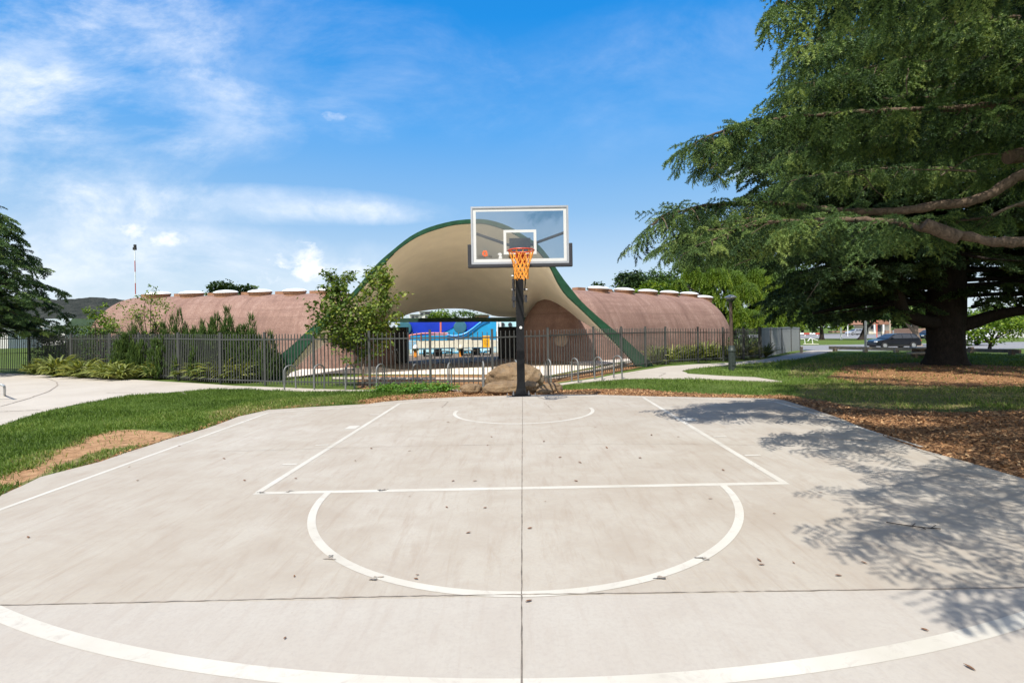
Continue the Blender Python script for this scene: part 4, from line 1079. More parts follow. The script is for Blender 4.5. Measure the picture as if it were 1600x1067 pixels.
def cedar_limb(pts, r0, r1, sec, ds, out, wood, f0=0.0, hang=0.6, scale=(0.34, 0.54), sp=0.15, droop=0.40, twig=True, flat=False):
    pts = catmull(pts, 6); n = len(pts)
    pts = pts + np.stack([vnoise(np.arange(n), np.full(n, k), 4.0, k) - 0.5 for k in range(3)], 1) * 0.05
    if r0: wood.append((pts, np.linspace(r0, r1, n), 8))
    s = np.concatenate([[0], np.cumsum(np.linalg.norm(np.diff(pts, axis=0), axis=1))]); L = s[-1]
    T = np.gradient(pts, axis=0); T /= np.linalg.norm(T, axis=1)[:, None]
    x = f0 * L; side = 1
    while x < L:
        p = np.array([np.interp(x, s, pts[:, k]) for k in range(3)]); t = np.array([np.interp(x, s, T[:, k]) for k in range(3)])
        lat = np.cross(t, (0, 0, 1.0)); lat /= np.linalg.norm(lat) + 1e-9
        tip = x / L
        l2 = sec * (1.0 - 0.55 * tip ** 2) * rng.uniform(0.45, 1.15)
        d = lat * side * rng.uniform(0.5, 1.0) + t * rng.uniform(0.35, 0.9) + np.array((0, 0, rng.normal() * (0.06 if flat else 0.13) - (0 if flat else .02)))
        d /= np.linalg.norm(d)
        tone = rng.normal()
        m = max(2, int(l2 / sp)); u = np.linspace(0, 1, m + 1)
        path = p + d * l2 * u[:, None] + np.array((0, 0, -droop * l2)) * (u ** 2)[:, None]
        if twig: wood.append((path[::2] if m > 4 else path, np.linspace(0.011, 0.004, len(path[::2] if m > 4 else path)), 3))
        az = math.atan2(d[1], d[0])
        for k in range(1, m + 1):
            out.append((*path[k], az + (0.85 if k % 2 else -0.85) * rng.uniform(0.3, 1.2) * (k < m), (rng.normal() * 0.12 - 0.1) if flat else -abs(rng.normal() * 0.30) - hang * (rng.uniform(0, .45) + 1.0 * (rng.random() < .22)), rng.normal() * 0.4, rng.uniform(*scale) * (0.8 + 0.2 * (1 - u[k])), tone + .4 * rng.normal()))
        if not flat:      # short sprays sitting on the limb itself
            for _ in range(6 if tip > .6 else 2): out.append((*(p + rng.normal(size=3) * .03), rng.uniform(0, 6.283), rng.uniform(-1.2, .5), rng.normal() * .4, rng.uniform(*scale) * .8, rng.normal()))
        x += ds * (1.0 if flat else 1.35) * rng.uniform(0.6, 1.4); side = -side
    az = math.atan2(T[-1][1], T[-1][0])
    for _ in range(3): out.append((*pts[-1], az + rng.normal() * 0.4, -0.5 + rng.normal() * 0.3, 0, rng.uniform(*scale), 0))

def sprays(out, name, mat, parent, tmpls, bright=0.42):
    a = np.array(out); Vs, Fs, rn, n0 = [], [], [], 0
    pick = rng.integers(0, len(tmpls), len(a))
    for k, (tv, tf) in enumerate(tmpls):
        b = a[pick == k]
        V, Fa = scatter(tv, tf, b[:, :3], rand_rot(len(b), b[:, 3], b[:, 4], b[:, 5]), b[:, 6])
        nt_ = len(tv)
        r = np.clip(bright + np.repeat(b[:, 7] * 0.19, nt_) + np.repeat(rng.normal(size=len(b) * nt_ // 3) * 0.10, 3) + np.tile(tv[:, 0] * 0.12 + np.abs(tv[:, 1]) * 0.75 - .14, len(b)), 0, 1)  # tips lighter, bases darker: depth shading put into the needle colour
        Vs.append(V); Fs.append(Fa + n0); rn.append(r); n0 += len(V)
    return npmesh(name, np.concatenate(Vs), np.concatenate(Fs), mat, parent, attrs={'rnd': np.concatenate(rn)})

def wood_mesh(wood, name, mat, parent):
    mb = MB()
    for p, r, sd in wood: V, Fq = tube(p, r, sd); mb.add(V, Fq)
    return obj(name, mb, mat, parent, smooth=True, sharp=80, recalc=False)

# ================================================================== THE TWO CEDARS
def px_path(l): return [P(*q_) for q_ in l]
def near_cedar():
    base = GX(9.6, 4.6)
    t = thing('cedar_tree', 'near cedar at right whose drooping needled limbs hang over the court, trunk out of frame', 'tree', base)
    mb = MB(); p = catmull([base + np.array((0, 0, -0.2)), base + np.array((0.1, 0, 2)), base + np.array((0.0, .1, 6)), base + np.array((0.1, 0, 11)), base + np.array((0.1, 0, 15))], 5)
    rr = np.linspace(0.55, 0.06, len(p)); rr[0] = 0.8; mb.tube(p, rr, 14); obj('trunk', mb, M['bark_dark'], t, smooth=True)
    out, wood, bark = [], [], []
    T = lambda h: base + np.array((0, 0.05, h))
    def L(px, r0, r1, sec, ds, h, **kw):
        w = []
        pts = [T(h)] + px_path(px)
        cedar_limb(pts, r0, r1, sec, ds, out, w, **kw)
        bark.append(w[0]); wood.extend(w[1:])
    L([(1900, -60, 4.5), (1600, -45, 4.4), (1420, -35, 4.3), (1300, -20, 4.2), (1225, -2, 4.15)], .05, .010, .55, .085, 5.0, f0=.3, hang=.9)
    L([(1900, 40, 5.4), (1600, 30, 5.5), (1420, 40, 5.7), (1310, 52, 5.9), (1256, 76, 6.0)], .045, .010, .85, .085, 4.8, f0=.3, hang=.9)
    L([(1900, 95, 6.3), (1600, 92, 6.5), (1400, 100, 6.8), (1300, 122, 7.0), (1238, 138, 7.0)], .045, .010, .85, .085, 4.6, f0=.3, hang=.8)
    L([(1900, 140, 5.8), (1600, 160, 6.0), (1450, 172, 6.3), (1290, 178, 6.8), (1190, 192, 7.0), (1118, 210, 7.0), (1084, 228, 6.9)], .075, .010, .7, .085, 4.2, f0=.3, hang=.8)
    L([(1900, 215, 7.6), (1700, 215, 7.8), (1500, 212, 8.0), (1350, 215, 8.3), (1290, 222, 8.4), (1235, 236, 8.5)], .045, .010, .9, .09, 4.0, f0=.3, hang=.6)
    L([(1800, 225, 5.7), (1650, 250, 5.9), (1600, 272, 6.0), (1530, 309, 6.2), (1430, 328, 6.5), (1320, 331, 6.9), (1200, 318, 7.2), (1110, 322, 7.3), (1050, 335, 7.1), (1016, 350, 7.0)], .115, .010, .9, .10, 3.6, f0=.64, hang=.75)
    L([(1800, 380, 4.9), (1600, 381, 5.1), (1520, 372, 5.3), (1440, 355, 5.55), (1360, 345, 5.9), (1270, 345, 6.3), (1180, 352, 6.6), (1110, 362, 6.8), (1066, 374, 6.8)], .10, .010, .62, .10, 2.6, f0=.70, hang=.7)
    L([(1800, 345, 7.6), (1600, 322, 7.5), (1530, 342, 7.7), (1400, 350, 7.9), (1300, 350, 8.0), (1210, 360, 7.8), (1140, 374, 7.6)], .045, .010, .7, .09, 3.0, f0=.55, hang=.6)
    L([(1800, 270, 8.8), (1600, 268, 9.0), (1450, 262, 9.2), (1320, 268, 9.4), (1230, 285, 9.5)], .04, .010, .95, .09, 3.8, f0=.4, hang=.6)
    L([(1800, 60, 7.4), (1500, 65, 7.6), (1350, 70, 7.9), (1270, 85, 8.0)], .04, .010, 1.0, .09, 5.5, f0=.3, hang=.7)
    L([(1800, 150, 7.3), (1560, 150, 7.4), (1400, 155, 7.7), (1300, 165, 7.8)], .04, .010, 1.0, .09, 4.8, f0=.3, hang=.7)
    L([(1700, 0, 6.4), (1500, -8, 6.6), (1380, 5, 6.8), (1290, 20, 7.0)], .04, .010, 1.0, .09, 6.0, f0=.3, hang=.7)
    # hanging tip below the third limb
    for l in ([(1118, 212, 7.0), (1108, 228, 6.98), (1098, 245, 6.97), (1090, 268, 6.95)], [(1122, 228, 6.9), (1116, 250, 6.88), (1112, 265, 6.85), (1122, 278, 6.85)]):
        cedar_limb(px_path(l), .006, .003, .12, .05, out, wood, hang=1.1, scale=(.16, .22))
    for l in ([(1250, 326, 7.1), (1150, 345, 7.0), (1080, 364, 6.9), (1036, 384, 6.8)], [(1200, 340, 6.7), (1140, 362, 6.6), (1090, 384, 6.5), (1062, 398, 6.5)]):
        cedar_limb(px_path(l), .014, .004, .26, .08, out, wood, hang=.6, scale=(.22, .32))
    # limbs overhead and behind, whose shade reaches the court
    for pts, h, r in ((((6.2, 2.0, 6.4), (3.2, 0.8, 6.9), (1.5, 0.15, 6.7), (0.75, -0.1, 6.5)), 5.6, .08), (((6.0, 0.6, 6.0), (4.0, -0.2, 6.4), (2.2, -0.5, 6.3), (1.0, -0.65, 6.0)), 5.2, .08),
                      (((6.4, 3.0, 6.3), (3.8, 1.8, 6.8), (2.2, 1.1, 6.7), (1.4, 0.8, 6.5)), 6.0, .07), (((7.0, 4.2, 5.0), (5.4, 3.6, 5.2), (4.2, 3.3, 5.0)), 4.8, .06), (((7.4, 6.4, 5.2), (6.0, 6.6, 5.5), (5.0, 7.2, 5.3)), 5.0, .06), (((6.6, 4.6, 5.4), (4.6, 3.7, 5.9), (3.0, 3.1, 5.8), (2.2, 2.8, 5.6)), 5.6, .07),
                      (((7.0, 1.6, 6.6), (5.2, 0.4, 7.0), (3.8, -.3, 7.0)), 6.4, .07), (((7.2, 5.6, 6.6), (5.4, 5.8, 7.0), (4.2, 6.2, 7.0)), 6.4, .07), (((8.6, 8.0, 5.6), (7.4, 10.0, 5.8), (6.4, 11.5, 5.4)), 5.4, .07), (((11.0, 8.0, 6.2), (11.2, 10.5, 6.2), (10.6, 12.5, 5.6)), 6.0, .07)):
        w = []; cedar_limb([T(h)] + [np.array(q_) for q_ in pts], r, .01, .95, .12, out, w, f0=.25, hang=.6, sp=.11, scale=(.34, .5)); bark.append(w[0]); wood.extend(w[1:])
    for p_, r_, s_ in bark: obj('limb', MB().tube(resample(p_, 120) + rng.normal(size=(120, 3)) * .004, resample(np.asarray(r_)[:, None], 120)[:, 0] * (1 + .10 * rng.normal(size=120)), 10), M['bark_limb'], t, smooth=True, sharp=80)
    # sawn-off stubs
    obj('sawn_stub', MB().tube(px_path([(1660, 215, 6.35), (1610, 240, 6.35), (1576, 246, 6.3)]), [.11, .10, .085], 10), M['bark_limb'], t, smooth=True, sharp=60)
    obj('sawn_stub', MB().tube(px_path([(1500, 372, 5.32), (1470, 361, 5.40), (1444, 350, 5.44)]), [.070, .068, .062], 10), M['bark_limb'], t, smooth=True, sharp=60)
    # bare thin branches
    bare = []
    for l, r in (([(1640, 232, 7), (1575, 240, 7.0), (1525, 243, 7.1), (1490, 262, 7.2)], .012), ([(1525, 268, 7.0), (1480, 266, 7.1), (1420, 265, 7.2)], .014), ([(1480, 268, 7.1), (1470, 275, 7.1)], .012), ([(1550, 336, 7.3), (1600, 316, 7.2), (1680, 296, 7.1)], .022), ([(1325, 272, 8), (1350, 275, 8), (1365, 295, 8), (1385, 310, 8)], .010), ([(1100, 400, 6.6), (1120, 380, 6.7), (1150, 362, 6.8)], .008), ([(1148, 415, 7), (1180, 402, 7)], .008), ([(1420, 107, 6), (1416, 130, 6), (1418, 148, 6)], .009), ([(1500, 52, 5.5), (1545, 58, 5.5)], .010), ([(1280, 440, 8), (1260, 470, 8)], .006)):
        bare.append((catmull(px_path(l), 4), r, 6))
    for p_, r_, s_ in bare: obj('bare_branch', MB().tube(p_, np.linspace(r_, r_ * .5, len(p_)), s_), M['bark_pale'], t, smooth=True, sharp=80)
    wood_mesh(wood, 'twigs', M['twig'], t)
    sprays(out, 'foliage', M['needle'], t, SPRIG, 0.47)
    print('near cedar sprigs', len(out))
near_cedar()

def far_cedar():
    base = G(1478, 570.5)
    base[1] += 0.5
    t = thing('cedar_tree', 'broad dark cedar with a massive trunk standing on the mulch beyond the court', 'tree', base)
    s = base[1] / F; mb = MB()
    hts = [(570.5, 34), (566, 29), (558, 26), (545, 24.5), (520, 24), (500, 25), (480, 24), (440, 22), (350, 17), (200, 12), (100, 7), (20, 3)]
    p = np.array([P(1478 + (0 if y > 400 else (400 - y) * .02), y, base[1]) for y, w in hts]); p[0][2] -= 0.1
    V, Fq = tube(p, [w * s for y, w in hts], 22)
    ang = np.arctan2(V[:, 1] - base[1], V[:, 0] - base[0]); V[:, :2] += (np.stack([np.cos(ang), np.sin(ang)], 1) * (0.045 * np.sin(ang * 7 + V[:, 2] * 1.3) + 0.03 * np.sin(ang * 13))[:, None])
    obj('trunk', MB().add(V, Fq), M['bark_dark'], t, smooth=True, sharp=80)
    out, wood = [], []
    Y = base[1]
    def bl(l, r0, r1): obj('limb', MB().tube(catmull(px_path(l), 5), np.linspace(r0, r1, (len(l) - 1) * 5 + 1), 9), M['bark_dark'], t, smooth=True, sharp=80)
    bl([(1478, 505, Y), (1450, 503, Y - .2), (1428, 497, Y - .6), (1412, 487, Y - 1), (1405, 462, Y - 1.2), (1404, 420, Y - 1.3)], .24, .13)
    bl([(1478, 510, Y), (1515, 505, Y - .2), (1548, 494, Y - .4), (1590, 486, Y - .8), (1680, 478, Y - 1.2)], .26, .12)
    bl([(1470, 480, Y), (1400, 470, Y + .3), (1330, 478, Y + .5), (1270, 490, Y + .8)], .14, .05)
    top = p[:, 2]
    zz = lambda h: np.array([np.interp(h, top - base[2], p[:, 0]), base[1], base[2] + h])
    # horizontal plates of foliage
    for k in range(150):
        h = 2.3 + 8.6 * (k / 150) ** 0.95
        az = k * 2.39996 + rng.normal() * 0.2
        Lr = (9.4 if h < 6.5 else 9.4 - (h - 6.5) * 1.25) * rng.uniform(0.7, 1.0)
        if math.cos(az) < -0.3: Lr = min(Lr, 5.2 if h < 5 else 8.0)
        if math.sin(az) > 0.2: Lr = min(Lr, 5.0)
        d = np.array((math.cos(az), math.sin(az), 0))
        if h < 3.6 and d[1] < 0.1 and abs(d[0]) < 0.8: continue
        rise = rng.uniform(-0.02, 0.12) if h > 4 else 0.02
        p0 = zz(h * 0.97 if h < 5 else h - 0.6)
        pts = [p0, p0 + d * Lr * 0.35 + np.array((0, 0, rise * Lr * .5)), p0 + d * Lr * 0.7 + np.array((0, 0, rise * Lr * .8)), p0 + d * Lr + np.array((0, 0, rise * Lr * .8 - 0.35))]
        cedar_limb(pts, .085, .015, 1.7, .34, out, wood, f0=.2, hang=.25, scale=(.65, .95), sp=.32, droop=.12, flat=True)
    # the low dark plate seen left of the trunk
    for l in ([(1440, 470, Y), (1380, 478, Y - .4), (1340, 484, Y - .6), (1285, 490, Y - .8)], [(1440, 455, Y), (1370, 458, Y + 1), (1330, 466, Y + 1.4), (1285, 474, Y + 1.6)], [(1450, 440, Y), (1360, 440, Y - 1), (1310, 445, Y - 1.2), (1255, 458, Y - 1.4)], [(1440, 420, Y), (1360, 415, Y - 2), (1290, 420, Y - 2.5)],
              [(1440, 300, Y), (1350, 280, Y - 2), (1250, 270, Y - 3), (1165, 262, Y - 3.4)], [(1440, 320, Y), (1350, 305, Y - 2), (1250, 296, Y - 2.6), (1185, 290, Y - 3)], [(1440, 280, Y), (1350, 255, Y - 2), (1250, 246, Y - 2.6), (1175, 238, Y - 3)], [(1520, 480, Y), (1580, 462, Y - 1), (1660, 455, Y - 1.4)], [(1520, 450, Y), (1600, 440, Y - 2), (1700, 430, Y - 3)], [(1440, 400, Y), (1380, 385, Y - 1), (1300, 388, Y - 1.5), (1230, 398, Y - 2)], [(1460, 380, Y), (1520, 400, Y - 3), (1620, 410, Y - 4)]):
        cedar_limb(px_path(l), .07, .012, 1.3, .24, out, wood, f0=.1, hang=.35, scale=(.5, .75), sp=.26, droop=.15, flat=True)
    wood_mesh([(a, b, max(4, c - 2)) for a, b, c in wood], 'branches', M['bark_dark'], t)
    sprays(out, 'foliage', M['needle_dark'], t, SPRIG_FAR, 0.45)
    print('far cedar sprigs', len(out))
far_cedar()

# ================================================================== OTHER TREES
# young maple in front of the fence
def young_maple():
    b = G(567, 604.5); Y = b[1]
    t = thing('young_tree', 'young forked maple with airy light green leaves before the picket fence', 'tree', b)
    mb = MB()
    fork = P(567, 578, Y)
    mb.tube([b - np.array((0, 0, .05)), (b + fork) / 2 + np.array((.01, 0, 0)), fork], [.05, .036, .034], 8)
    arms = []
    for l in ([(567, 578), (561, 560), (556, 545), (548, 500), (530, 455), (523, 430)], [(567, 578), (571, 560), (574, 545), (584, 500), (590, 455), (588, 418)]):
        p = catmull([P(a, c, Y + 0.15 * i) for i, (a, c) in enumerate(l)], 5); mb.tube(p, np.linspace(.028, .005, len(p)), 7); arms.append(p)
    tips = []
    for k in range(64):
        a = arms[k % 2]; f = rng.uniform(0.28, 0.98); i = int(f * (len(a) - 1)); p0 = a[i]
        side = 1 if rng.random() < .5 else -1
        ln = (0.95 - 0.55 * f) * rng.uniform(0.6, 1.25)
        az = rng.uniform(0, 6.283); d = np.array((math.cos(az), 0.9 * math.sin(az), rng.uniform(0.2, 0.9))); d /= np.linalg.norm(d)
        p1 = p0 + d * ln * 0.6; p2 = p0 + d * ln + np.array((0, 0, 0.05))
        mb.tube([p0, p1, p2], [.010, .006, .003], 5); tips.append((p0, p1, p2))
    for px, py in ((480, 508), (484, 478), (500, 448), (522, 428), (535, 438), (556, 424), (588, 420), (486, 492), (492, 520), (506, 470), (515, 460), (605, 520), (615, 505), (540, 445), (478, 470), (612, 440), (622, 462), (633, 458), (628, 490), (600, 540), (500, 530), (520, 545), (560, 548), (545, 460), (575, 440), (490, 490)):
        q_ = P(px, py, Y + rng.normal() * .3); a = arms[0 if px < 558 else 1]; i = np.argmin(np.linalg.norm(a - (q_ - np.array((0, 0, .35))), axis=1)); p0 = a[i]
        mid = (p0 + q_) / 2 + np.array((0, 0, -.04)); mb.tube([p0, mid, q_], [.010, .006, .003], 5); tips.append((p0, mid, q_))
    obj('trunk', mb, M['bark_pale'], t, smooth=True, sharp=80)
    pos = []
    for p0, p1, p2 in tips:
        n = 44
        u = rng.uniform(0.3, 1.05, n); q_ = np.where(u[:, None] < .5, p0 + (p1 - p0) * u[:, None] * 2, p1 + (p2 - p1) * (u[:, None] - .5) * 2)
        pos.append(q_ + rng.normal(size=(n, 3)) * .065)
    inner = px_lobes([(556, 495, 50, 42), (565, 520, 44, 24), (530, 515, 34, 26), (595, 500, 30, 32), (512, 505, 26, 28), (525, 478, 24, 22), (590, 470, 22, 24)], Y + .15)
    pos = np.concatenate(pos)
    m = len(pos)
    lt = (np.array([[0, 0, 0], [.25, .34, .02], [.55, .42, .0], [.6, .2, .03], [1, 0, -.12], [.6, -.2, .03], [.55, -.42, 0], [.25, -.34, .02]]), np.array([[0, 1, 2], [0, 2, 3], [0, 3, 4], [0, 4, 5], [0, 5, 6], [0, 6, 7]]))
    rot = rand_rot(m, None, rng.normal(size=m) * .45 - .45, rng.normal(size=m) * .5)
    V, Fa = scatter(lt[0], lt[1], pos, rot, rng.uniform(.075, .13, m))
    rn = np.clip(.42 + .25 * (pos[:, 0] - b[0]) + rng.normal(size=m) * .2 + .25 * (rng.random(m) < .08), 0, 1)
    npmesh('foliage', V, Fa, M['leaf_maple'], t, attrs={'rnd': np.repeat(rn, 8)})
    leaf_cloud(inner, 2700, .10, M['leaf_maple'], 'inner_foliage', t, clump=6, sig=.16, inner=.1)
young_maple()

def flat_lobes(lst, Y, n=4):
    out = []
    for l in lst: out.append(l)
    return px_lobes(out, Y)
# big layered tree at the left edge
def layered_tree():
    base = GX(-22.6, 21.4)
    t = thing('layered_tree', 'tall dark tree with layered boughs cut off by the left edge', 'tree', base)
    p = np.array([base + np.array((.05 * math.sin(h), 0, h - .1)) for h in np.linspace(0, 7.3, 12)]); r_ = np.linspace(.26, .03, 12); r_[0] = .38
    obj('trunk', MB().tube(p, r_, 10), M['bark_dark'], t, smooth=True)
    out, wood = [], []
    for k in range(84):
        h = 1.5 + 5.9 * (k / 84) ** .95; az = k * 2.39996 + rng.normal() * .25
        Lr = (3.1 if h < 4.6 else 3.1 - (h - 4.6) * .92) * rng.uniform(.62, 1.05); Lr = max(Lr, .5)
        d = np.array((math.cos(az), math.sin(az), 0)); p0 = base + np.array((0, 0, h))
        pts = [p0, p0 + d * Lr * .4 + np.array((0, 0, .10 * Lr)), p0 + d * Lr * .75 + np.array((0, 0, .10 * Lr)), p0 + d * Lr + np.array((0, 0, -.02 * Lr))]
        cedar_limb(pts, .04, .01, .85, .24, out, wood, f0=.15, hang=.2, scale=(.42, .7), sp=.24, droop=.12, flat=True)
    wood_mesh([(a_, b_, max(4, c_ - 3)) for a_, b_, c_ in wood], 'branches', M['bark_dark'], t)
    sprays(out, 'foliage', M['needle'], t, SPRIG_FAR, 0.42)
layered_tree()
# trees over the left vault
px_tree('pine_tree', 'flat topped dark tree showing over the skylights of the left vault', 'tree', GX(-37, 72), px_lobes([(347, 447, 20, 8), (340, 456, 16, 8), (375, 451, 22, 6), (388, 448, 12, 4), (360, 462, 26, 8)], 72), 1500, .5, 'leaf_dark', .4, clump=10, sig=.25, inner=.1)
px_tree('round_tree', 'small round tree top left of the right vault skylights', 'tree', GX(10.5, 80), px_lobes([(934, 447, 10, 7), (929, 453, 10, 6), (940, 454, 9, 6)], 80), 700, .4, 'leaf_dark', .3, clump=8, sig=.25, inner=.1)
# behind the right vault
px_tree('dark_tree', 'dark blue green tree behind the middle skylights of the right vault', 'tree', GX(13.5, 58), px_lobes([(985, 440, 24, 17), (975, 450, 18, 18), (996, 434, 14, 11), (985, 465, 28, 22), (968, 432, 8, 8)], 58), 3600, .36, 'leaf_dark', .35, clump=10, sig=.2, inner=.2)
px_tree('dark_tree', 'dark green tree right of the blue green one behind the skylights', 'tree', GX(17.8, 64), px_lobes([(1022, 436, 18, 16), (1012, 445, 16, 16), (1040, 440, 16, 16), (1030, 462, 30, 26)], 64), 3400, .36, 'leaf_mid', .35, clump=10, sig=.2, inner=.2)
px_tree('olive_tree', 'olive green rounded bush tree just above the right vault skylights', 'tree', GX(13.2, 50), px_lobes([(1016, 450, 18, 12), (1040, 454, 16, 16), (1000, 457, 14, 9), (1025, 470, 32, 22)], 50), 3000, .25, 'leaf_bright', .3, clump=10, sig=.2, inner=.2)
px_tree('tall_tree', 'tall dark leafy tree between the right vault and the cedar limbs', 'tree', GX(17.2, 48), px_lobes([(1075, 420, 26, 28), (1060, 445, 24, 26), (1100, 400, 30, 30), (1090, 450, 34, 34), (1130, 420, 34, 44), (1160, 390, 36, 46), (1110, 370, 28, 24), (1190, 430, 40, 50), (1230, 400, 40, 60)], 48), 13000, .30, 'leaf_mid', .5, clump=12, sig=.17, inner=.3)
# weeping bright tree at the end of the right vault
def weeping(name, label, base, lobes, n, mat, L, seed, size=.085):
    t = thing(name, label, 'tree', base)
    lob = np.asarray(lobes)
    limb_tubes(t, base, lob[:, :3], .25, .5)
    rg = np.random.default_rng(seed); pts = []
    for k in range(24):
        u = k / 23; pts.append((0.22 * math.sin(u * 1.5), 0.03 * rg.normal(), -u))
    V = []; Fs = []
    for k, p in enumerate(pts):
        for j in range(2):
            a = rg.uniform(0, 6.283); d = np.array((math.cos(a) * .55, math.sin(a) * .55, -.8)); sd = np.array((-math.sin(a), math.cos(a), 0)); q_ = np.array(p); i = len(V)
            V += [q_, q_ + d * size * .6 + sd * size * .22, q_ + d * size * 1.3, q_ + d * size * .6 - sd * size * .22]; Fs += [(i, i + 1, i + 2), (i, i + 2, i + 3)]
    V = np.array(V); Fs = np.array(Fs)
    vol = np.prod(lob[:, 3:6], axis=1) ** .7; vol /= vol.sum(); li = rng.choice(len(lob), n, p=vol)
    d = rng.normal(size=(n, 3)); d /= np.linalg.norm(d, axis=1)[:, None]; d[:, 2] = np.abs(d[:, 2]) * .8 + .0
    pos = lob[li, :3] + d * lob[li, 3:6] * rng.uniform(.55, 1.0, (n, 1))
    rot = rand_rot(n, np.arctan2(d[:, 1], d[:, 0]) + rng.normal(size=n) * .4, rng.normal(size=n) * .12, rng.normal(size=n) * .15)
    W, Fa = scatter(V, Fs, pos, rot, L * rng.uniform(.5, 1.15, n))
    rn = np.clip(np.repeat(.45 + rng.normal(size=n) * .2, len(V)) + np.tile(np.linspace(-.15, .2, len(V)), n), 0, 1)
    npmesh('foliage', W, Fa, M[mat], t, attrs={'rnd': rn})
weeping('weeping_conifer', 'bright yellow green weeping tree with hanging strands beyond the lamp post', GX(15.5, 37), px_lobes([(1165, 452, 20, 16), (1145, 432, 18, 14, 1), (1120, 425, 18, 12, -1), (1195, 468, 20, 16), (1218, 480, 18, 14, -1), (1175, 492, 24, 12, -1.5), (1098, 432, 14, 10), (1225, 450, 18, 18, 1), (1140, 462, 14, 10, -1.2), (1155, 485, 16, 10, -1.4), (1205, 498, 18, 10, -1.2), (1080, 420, 14, 10, .5), (1185, 430, 18, 16, .8), (1060, 440, 12, 8), (1240, 490, 12, 10), (1110, 455, 12, 8, -1)], 37), 3800, 'leaf_bright', 1.15, 3)
weeping('weeping_conifer', 'dark drooping conifer behind the bright weeping tree', GX(18.5, 42), px_lobes([(1170, 420, 40, 50), (1215, 440, 40, 50), (1240, 480, 30, 30), (1135, 410, 26, 36)], 42), 1600, 'leaf_mid', 1.8, 4)

# ================================================================== SHRUBS AND PLANTS
def spiky_template(seed, n=26):
    rg = np.random.default_rng(seed); V = []; Fs = []
    for k in range(n):
        u = k / n; a = k * 2.4; r = .16 * (1 - u) ** .8 + .012
        q_ = np.array((u, 0, 0)); d = np.array((.75, math.cos(a) * .6, math.sin(a) * .6)); s = np.array((0, -math.sin(a), math.cos(a))) * .06; i = len(V)
        V += [q_ - s, q_ + s, q_ + d * (r * 1.25)]; Fs.append((i, i + 1, i + 2))
    return np.array(V), np.array(Fs)
SPK = spiky_template(2)
def juniper(label, px, ytop, ybase, rpx, Y, n=90, mat='juniper'):
    b = GX(ray(px, ybase)[0] * Y, Y); t = thing('juniper_shrub', label, 'shrub', b, 'junipers along the left fence')
    h = P(px, ytop, Y)[2] - b[2]; r = rpx / F * Y
    r = r * 1.25; ns = max(5, int(r * 20)); sa_ = np.arange(ns) * 2.4 + rng.random(); sr = r * np.sqrt((np.arange(ns) + .3) / ns); sh_ = h * (1.0 - .38 * (sr / r) ** 1.3) * rng.uniform(.85, 1.03, ns); sh_[0] = h
    sx_ = b[0] + sr * np.cos(sa_); sy_ = b[1] + sr * np.sin(sa_) * .8
    n = n * 13; k = rng.integers(0, ns, n); u = rng.random(n) ** .8
    wd = .30 * (1 - u) ** .6 + .02; a = rng.uniform(0, 6.283, n); L = rng.uniform(.2, .38, n) * (1 - .35 * u)
    pos = np.stack([sx_[k] + wd * np.cos(a) * .8, sy_[k] + wd * np.sin(a) * .8, b[2] + .05 + u * (sh_[k] - .22)], 1)
    pit = R(72) + rng.normal(size=n) * .25 + .2 * u
    V, Fa = scatter(SPK[0], SPK[1], pos, rand_rot(n, a, pit, rng.uniform(0, 6, n)), L)
    rn = np.clip(np.repeat(.35 + rng.normal(size=n) * .15, len(SPK[0])) + np.tile(SPK[0][:, 0] * .3, n), 0, 1)
    npmesh('foliage', V, Fa, M[mat], t, attrs={'rnd': rn})
    obj('stem', MB().tube([b, b + np.array((.03, 0, h * .35)), b + np.array((0, 0, h * .8))], [.05, .035, .01], 6), M['bark_dark'], t)
juniper('tallest pointed juniper with several spires rising over the left fence', 352, 474, 596, 34, 17.6, 240)
juniper('pointed juniper left of the tallest one, against the pink vault', 277, 478, 594, 26, 18.6, 170)
juniper('low bushy juniper between two pointed ones behind the fence', 312, 497, 594, 26, 18.2, 150)
juniper('narrow juniper spire right of the tallest one', 390, 487, 597, 16, 17.3, 120)
juniper('pointed juniper behind the yellow green sapling', 213, 487, 592, 22, 19.8, 150)
juniper('thin juniper tip nearest the green canopy foot', 420, 514, 598, 11, 17.0, 60)
juniper('low wide juniper left of the sapling', 240, 500, 592, 24, 19.2, 130)
def bush(name, label, cat, lobes, base, n, size, mat, group=None, **kw): return px_tree(name, label, cat, base, lobes, n, size, mat, .035, group, nl=5, split=.3, **kw)
bush('hedge_shrub', 'loose olive green shrub between the left edge tree and the fence', 'shrub', px_lobes([(100, 520, 30, 12), (130, 518, 26, 13), (75, 524, 24, 8), (115, 545, 45, 28)], 23.4, .6), GX(-19, 22.5), 2400, .11, 'leaf_mid')
bush('hedge_shrub', 'rounded green shrub below the distant hill', 'shrub', px_lobes([(160, 515, 22, 12), (150, 530, 30, 22), (175, 525, 24, 16)], 22.2, .6), GX(-16.5, 21.5), 2000, .10, 'leaf_mid')
bush('leafy_sapling', 'light green sapling standing out against the dark hill', 'sapling', px_lobes([(158, 477, 8, 5), (142, 487, 9, 6), (152, 498, 13, 9), (163, 490, 6, 6), (170, 505, 10, 12)], 21), GX(-16.7, 21), 700, .10, 'leaf_bright', clump=6)
bush('airy_sapling', 'thin airy yellow green sapling in front of the left vault end', 'sapling', px_lobes([(240, 446, 5, 4), (238, 456, 8, 5), (225, 470, 14, 10), (240, 480, 12, 16), (250, 470, 12, 10), (215, 490, 14, 12), (235, 505, 16, 16), (195, 480, 10, 10), (185, 500, 12, 12), (262, 485, 8, 14)], 19), GX(-13.3, 19), 900, .085, 'leaf_bright', clump=5, sig=.3)
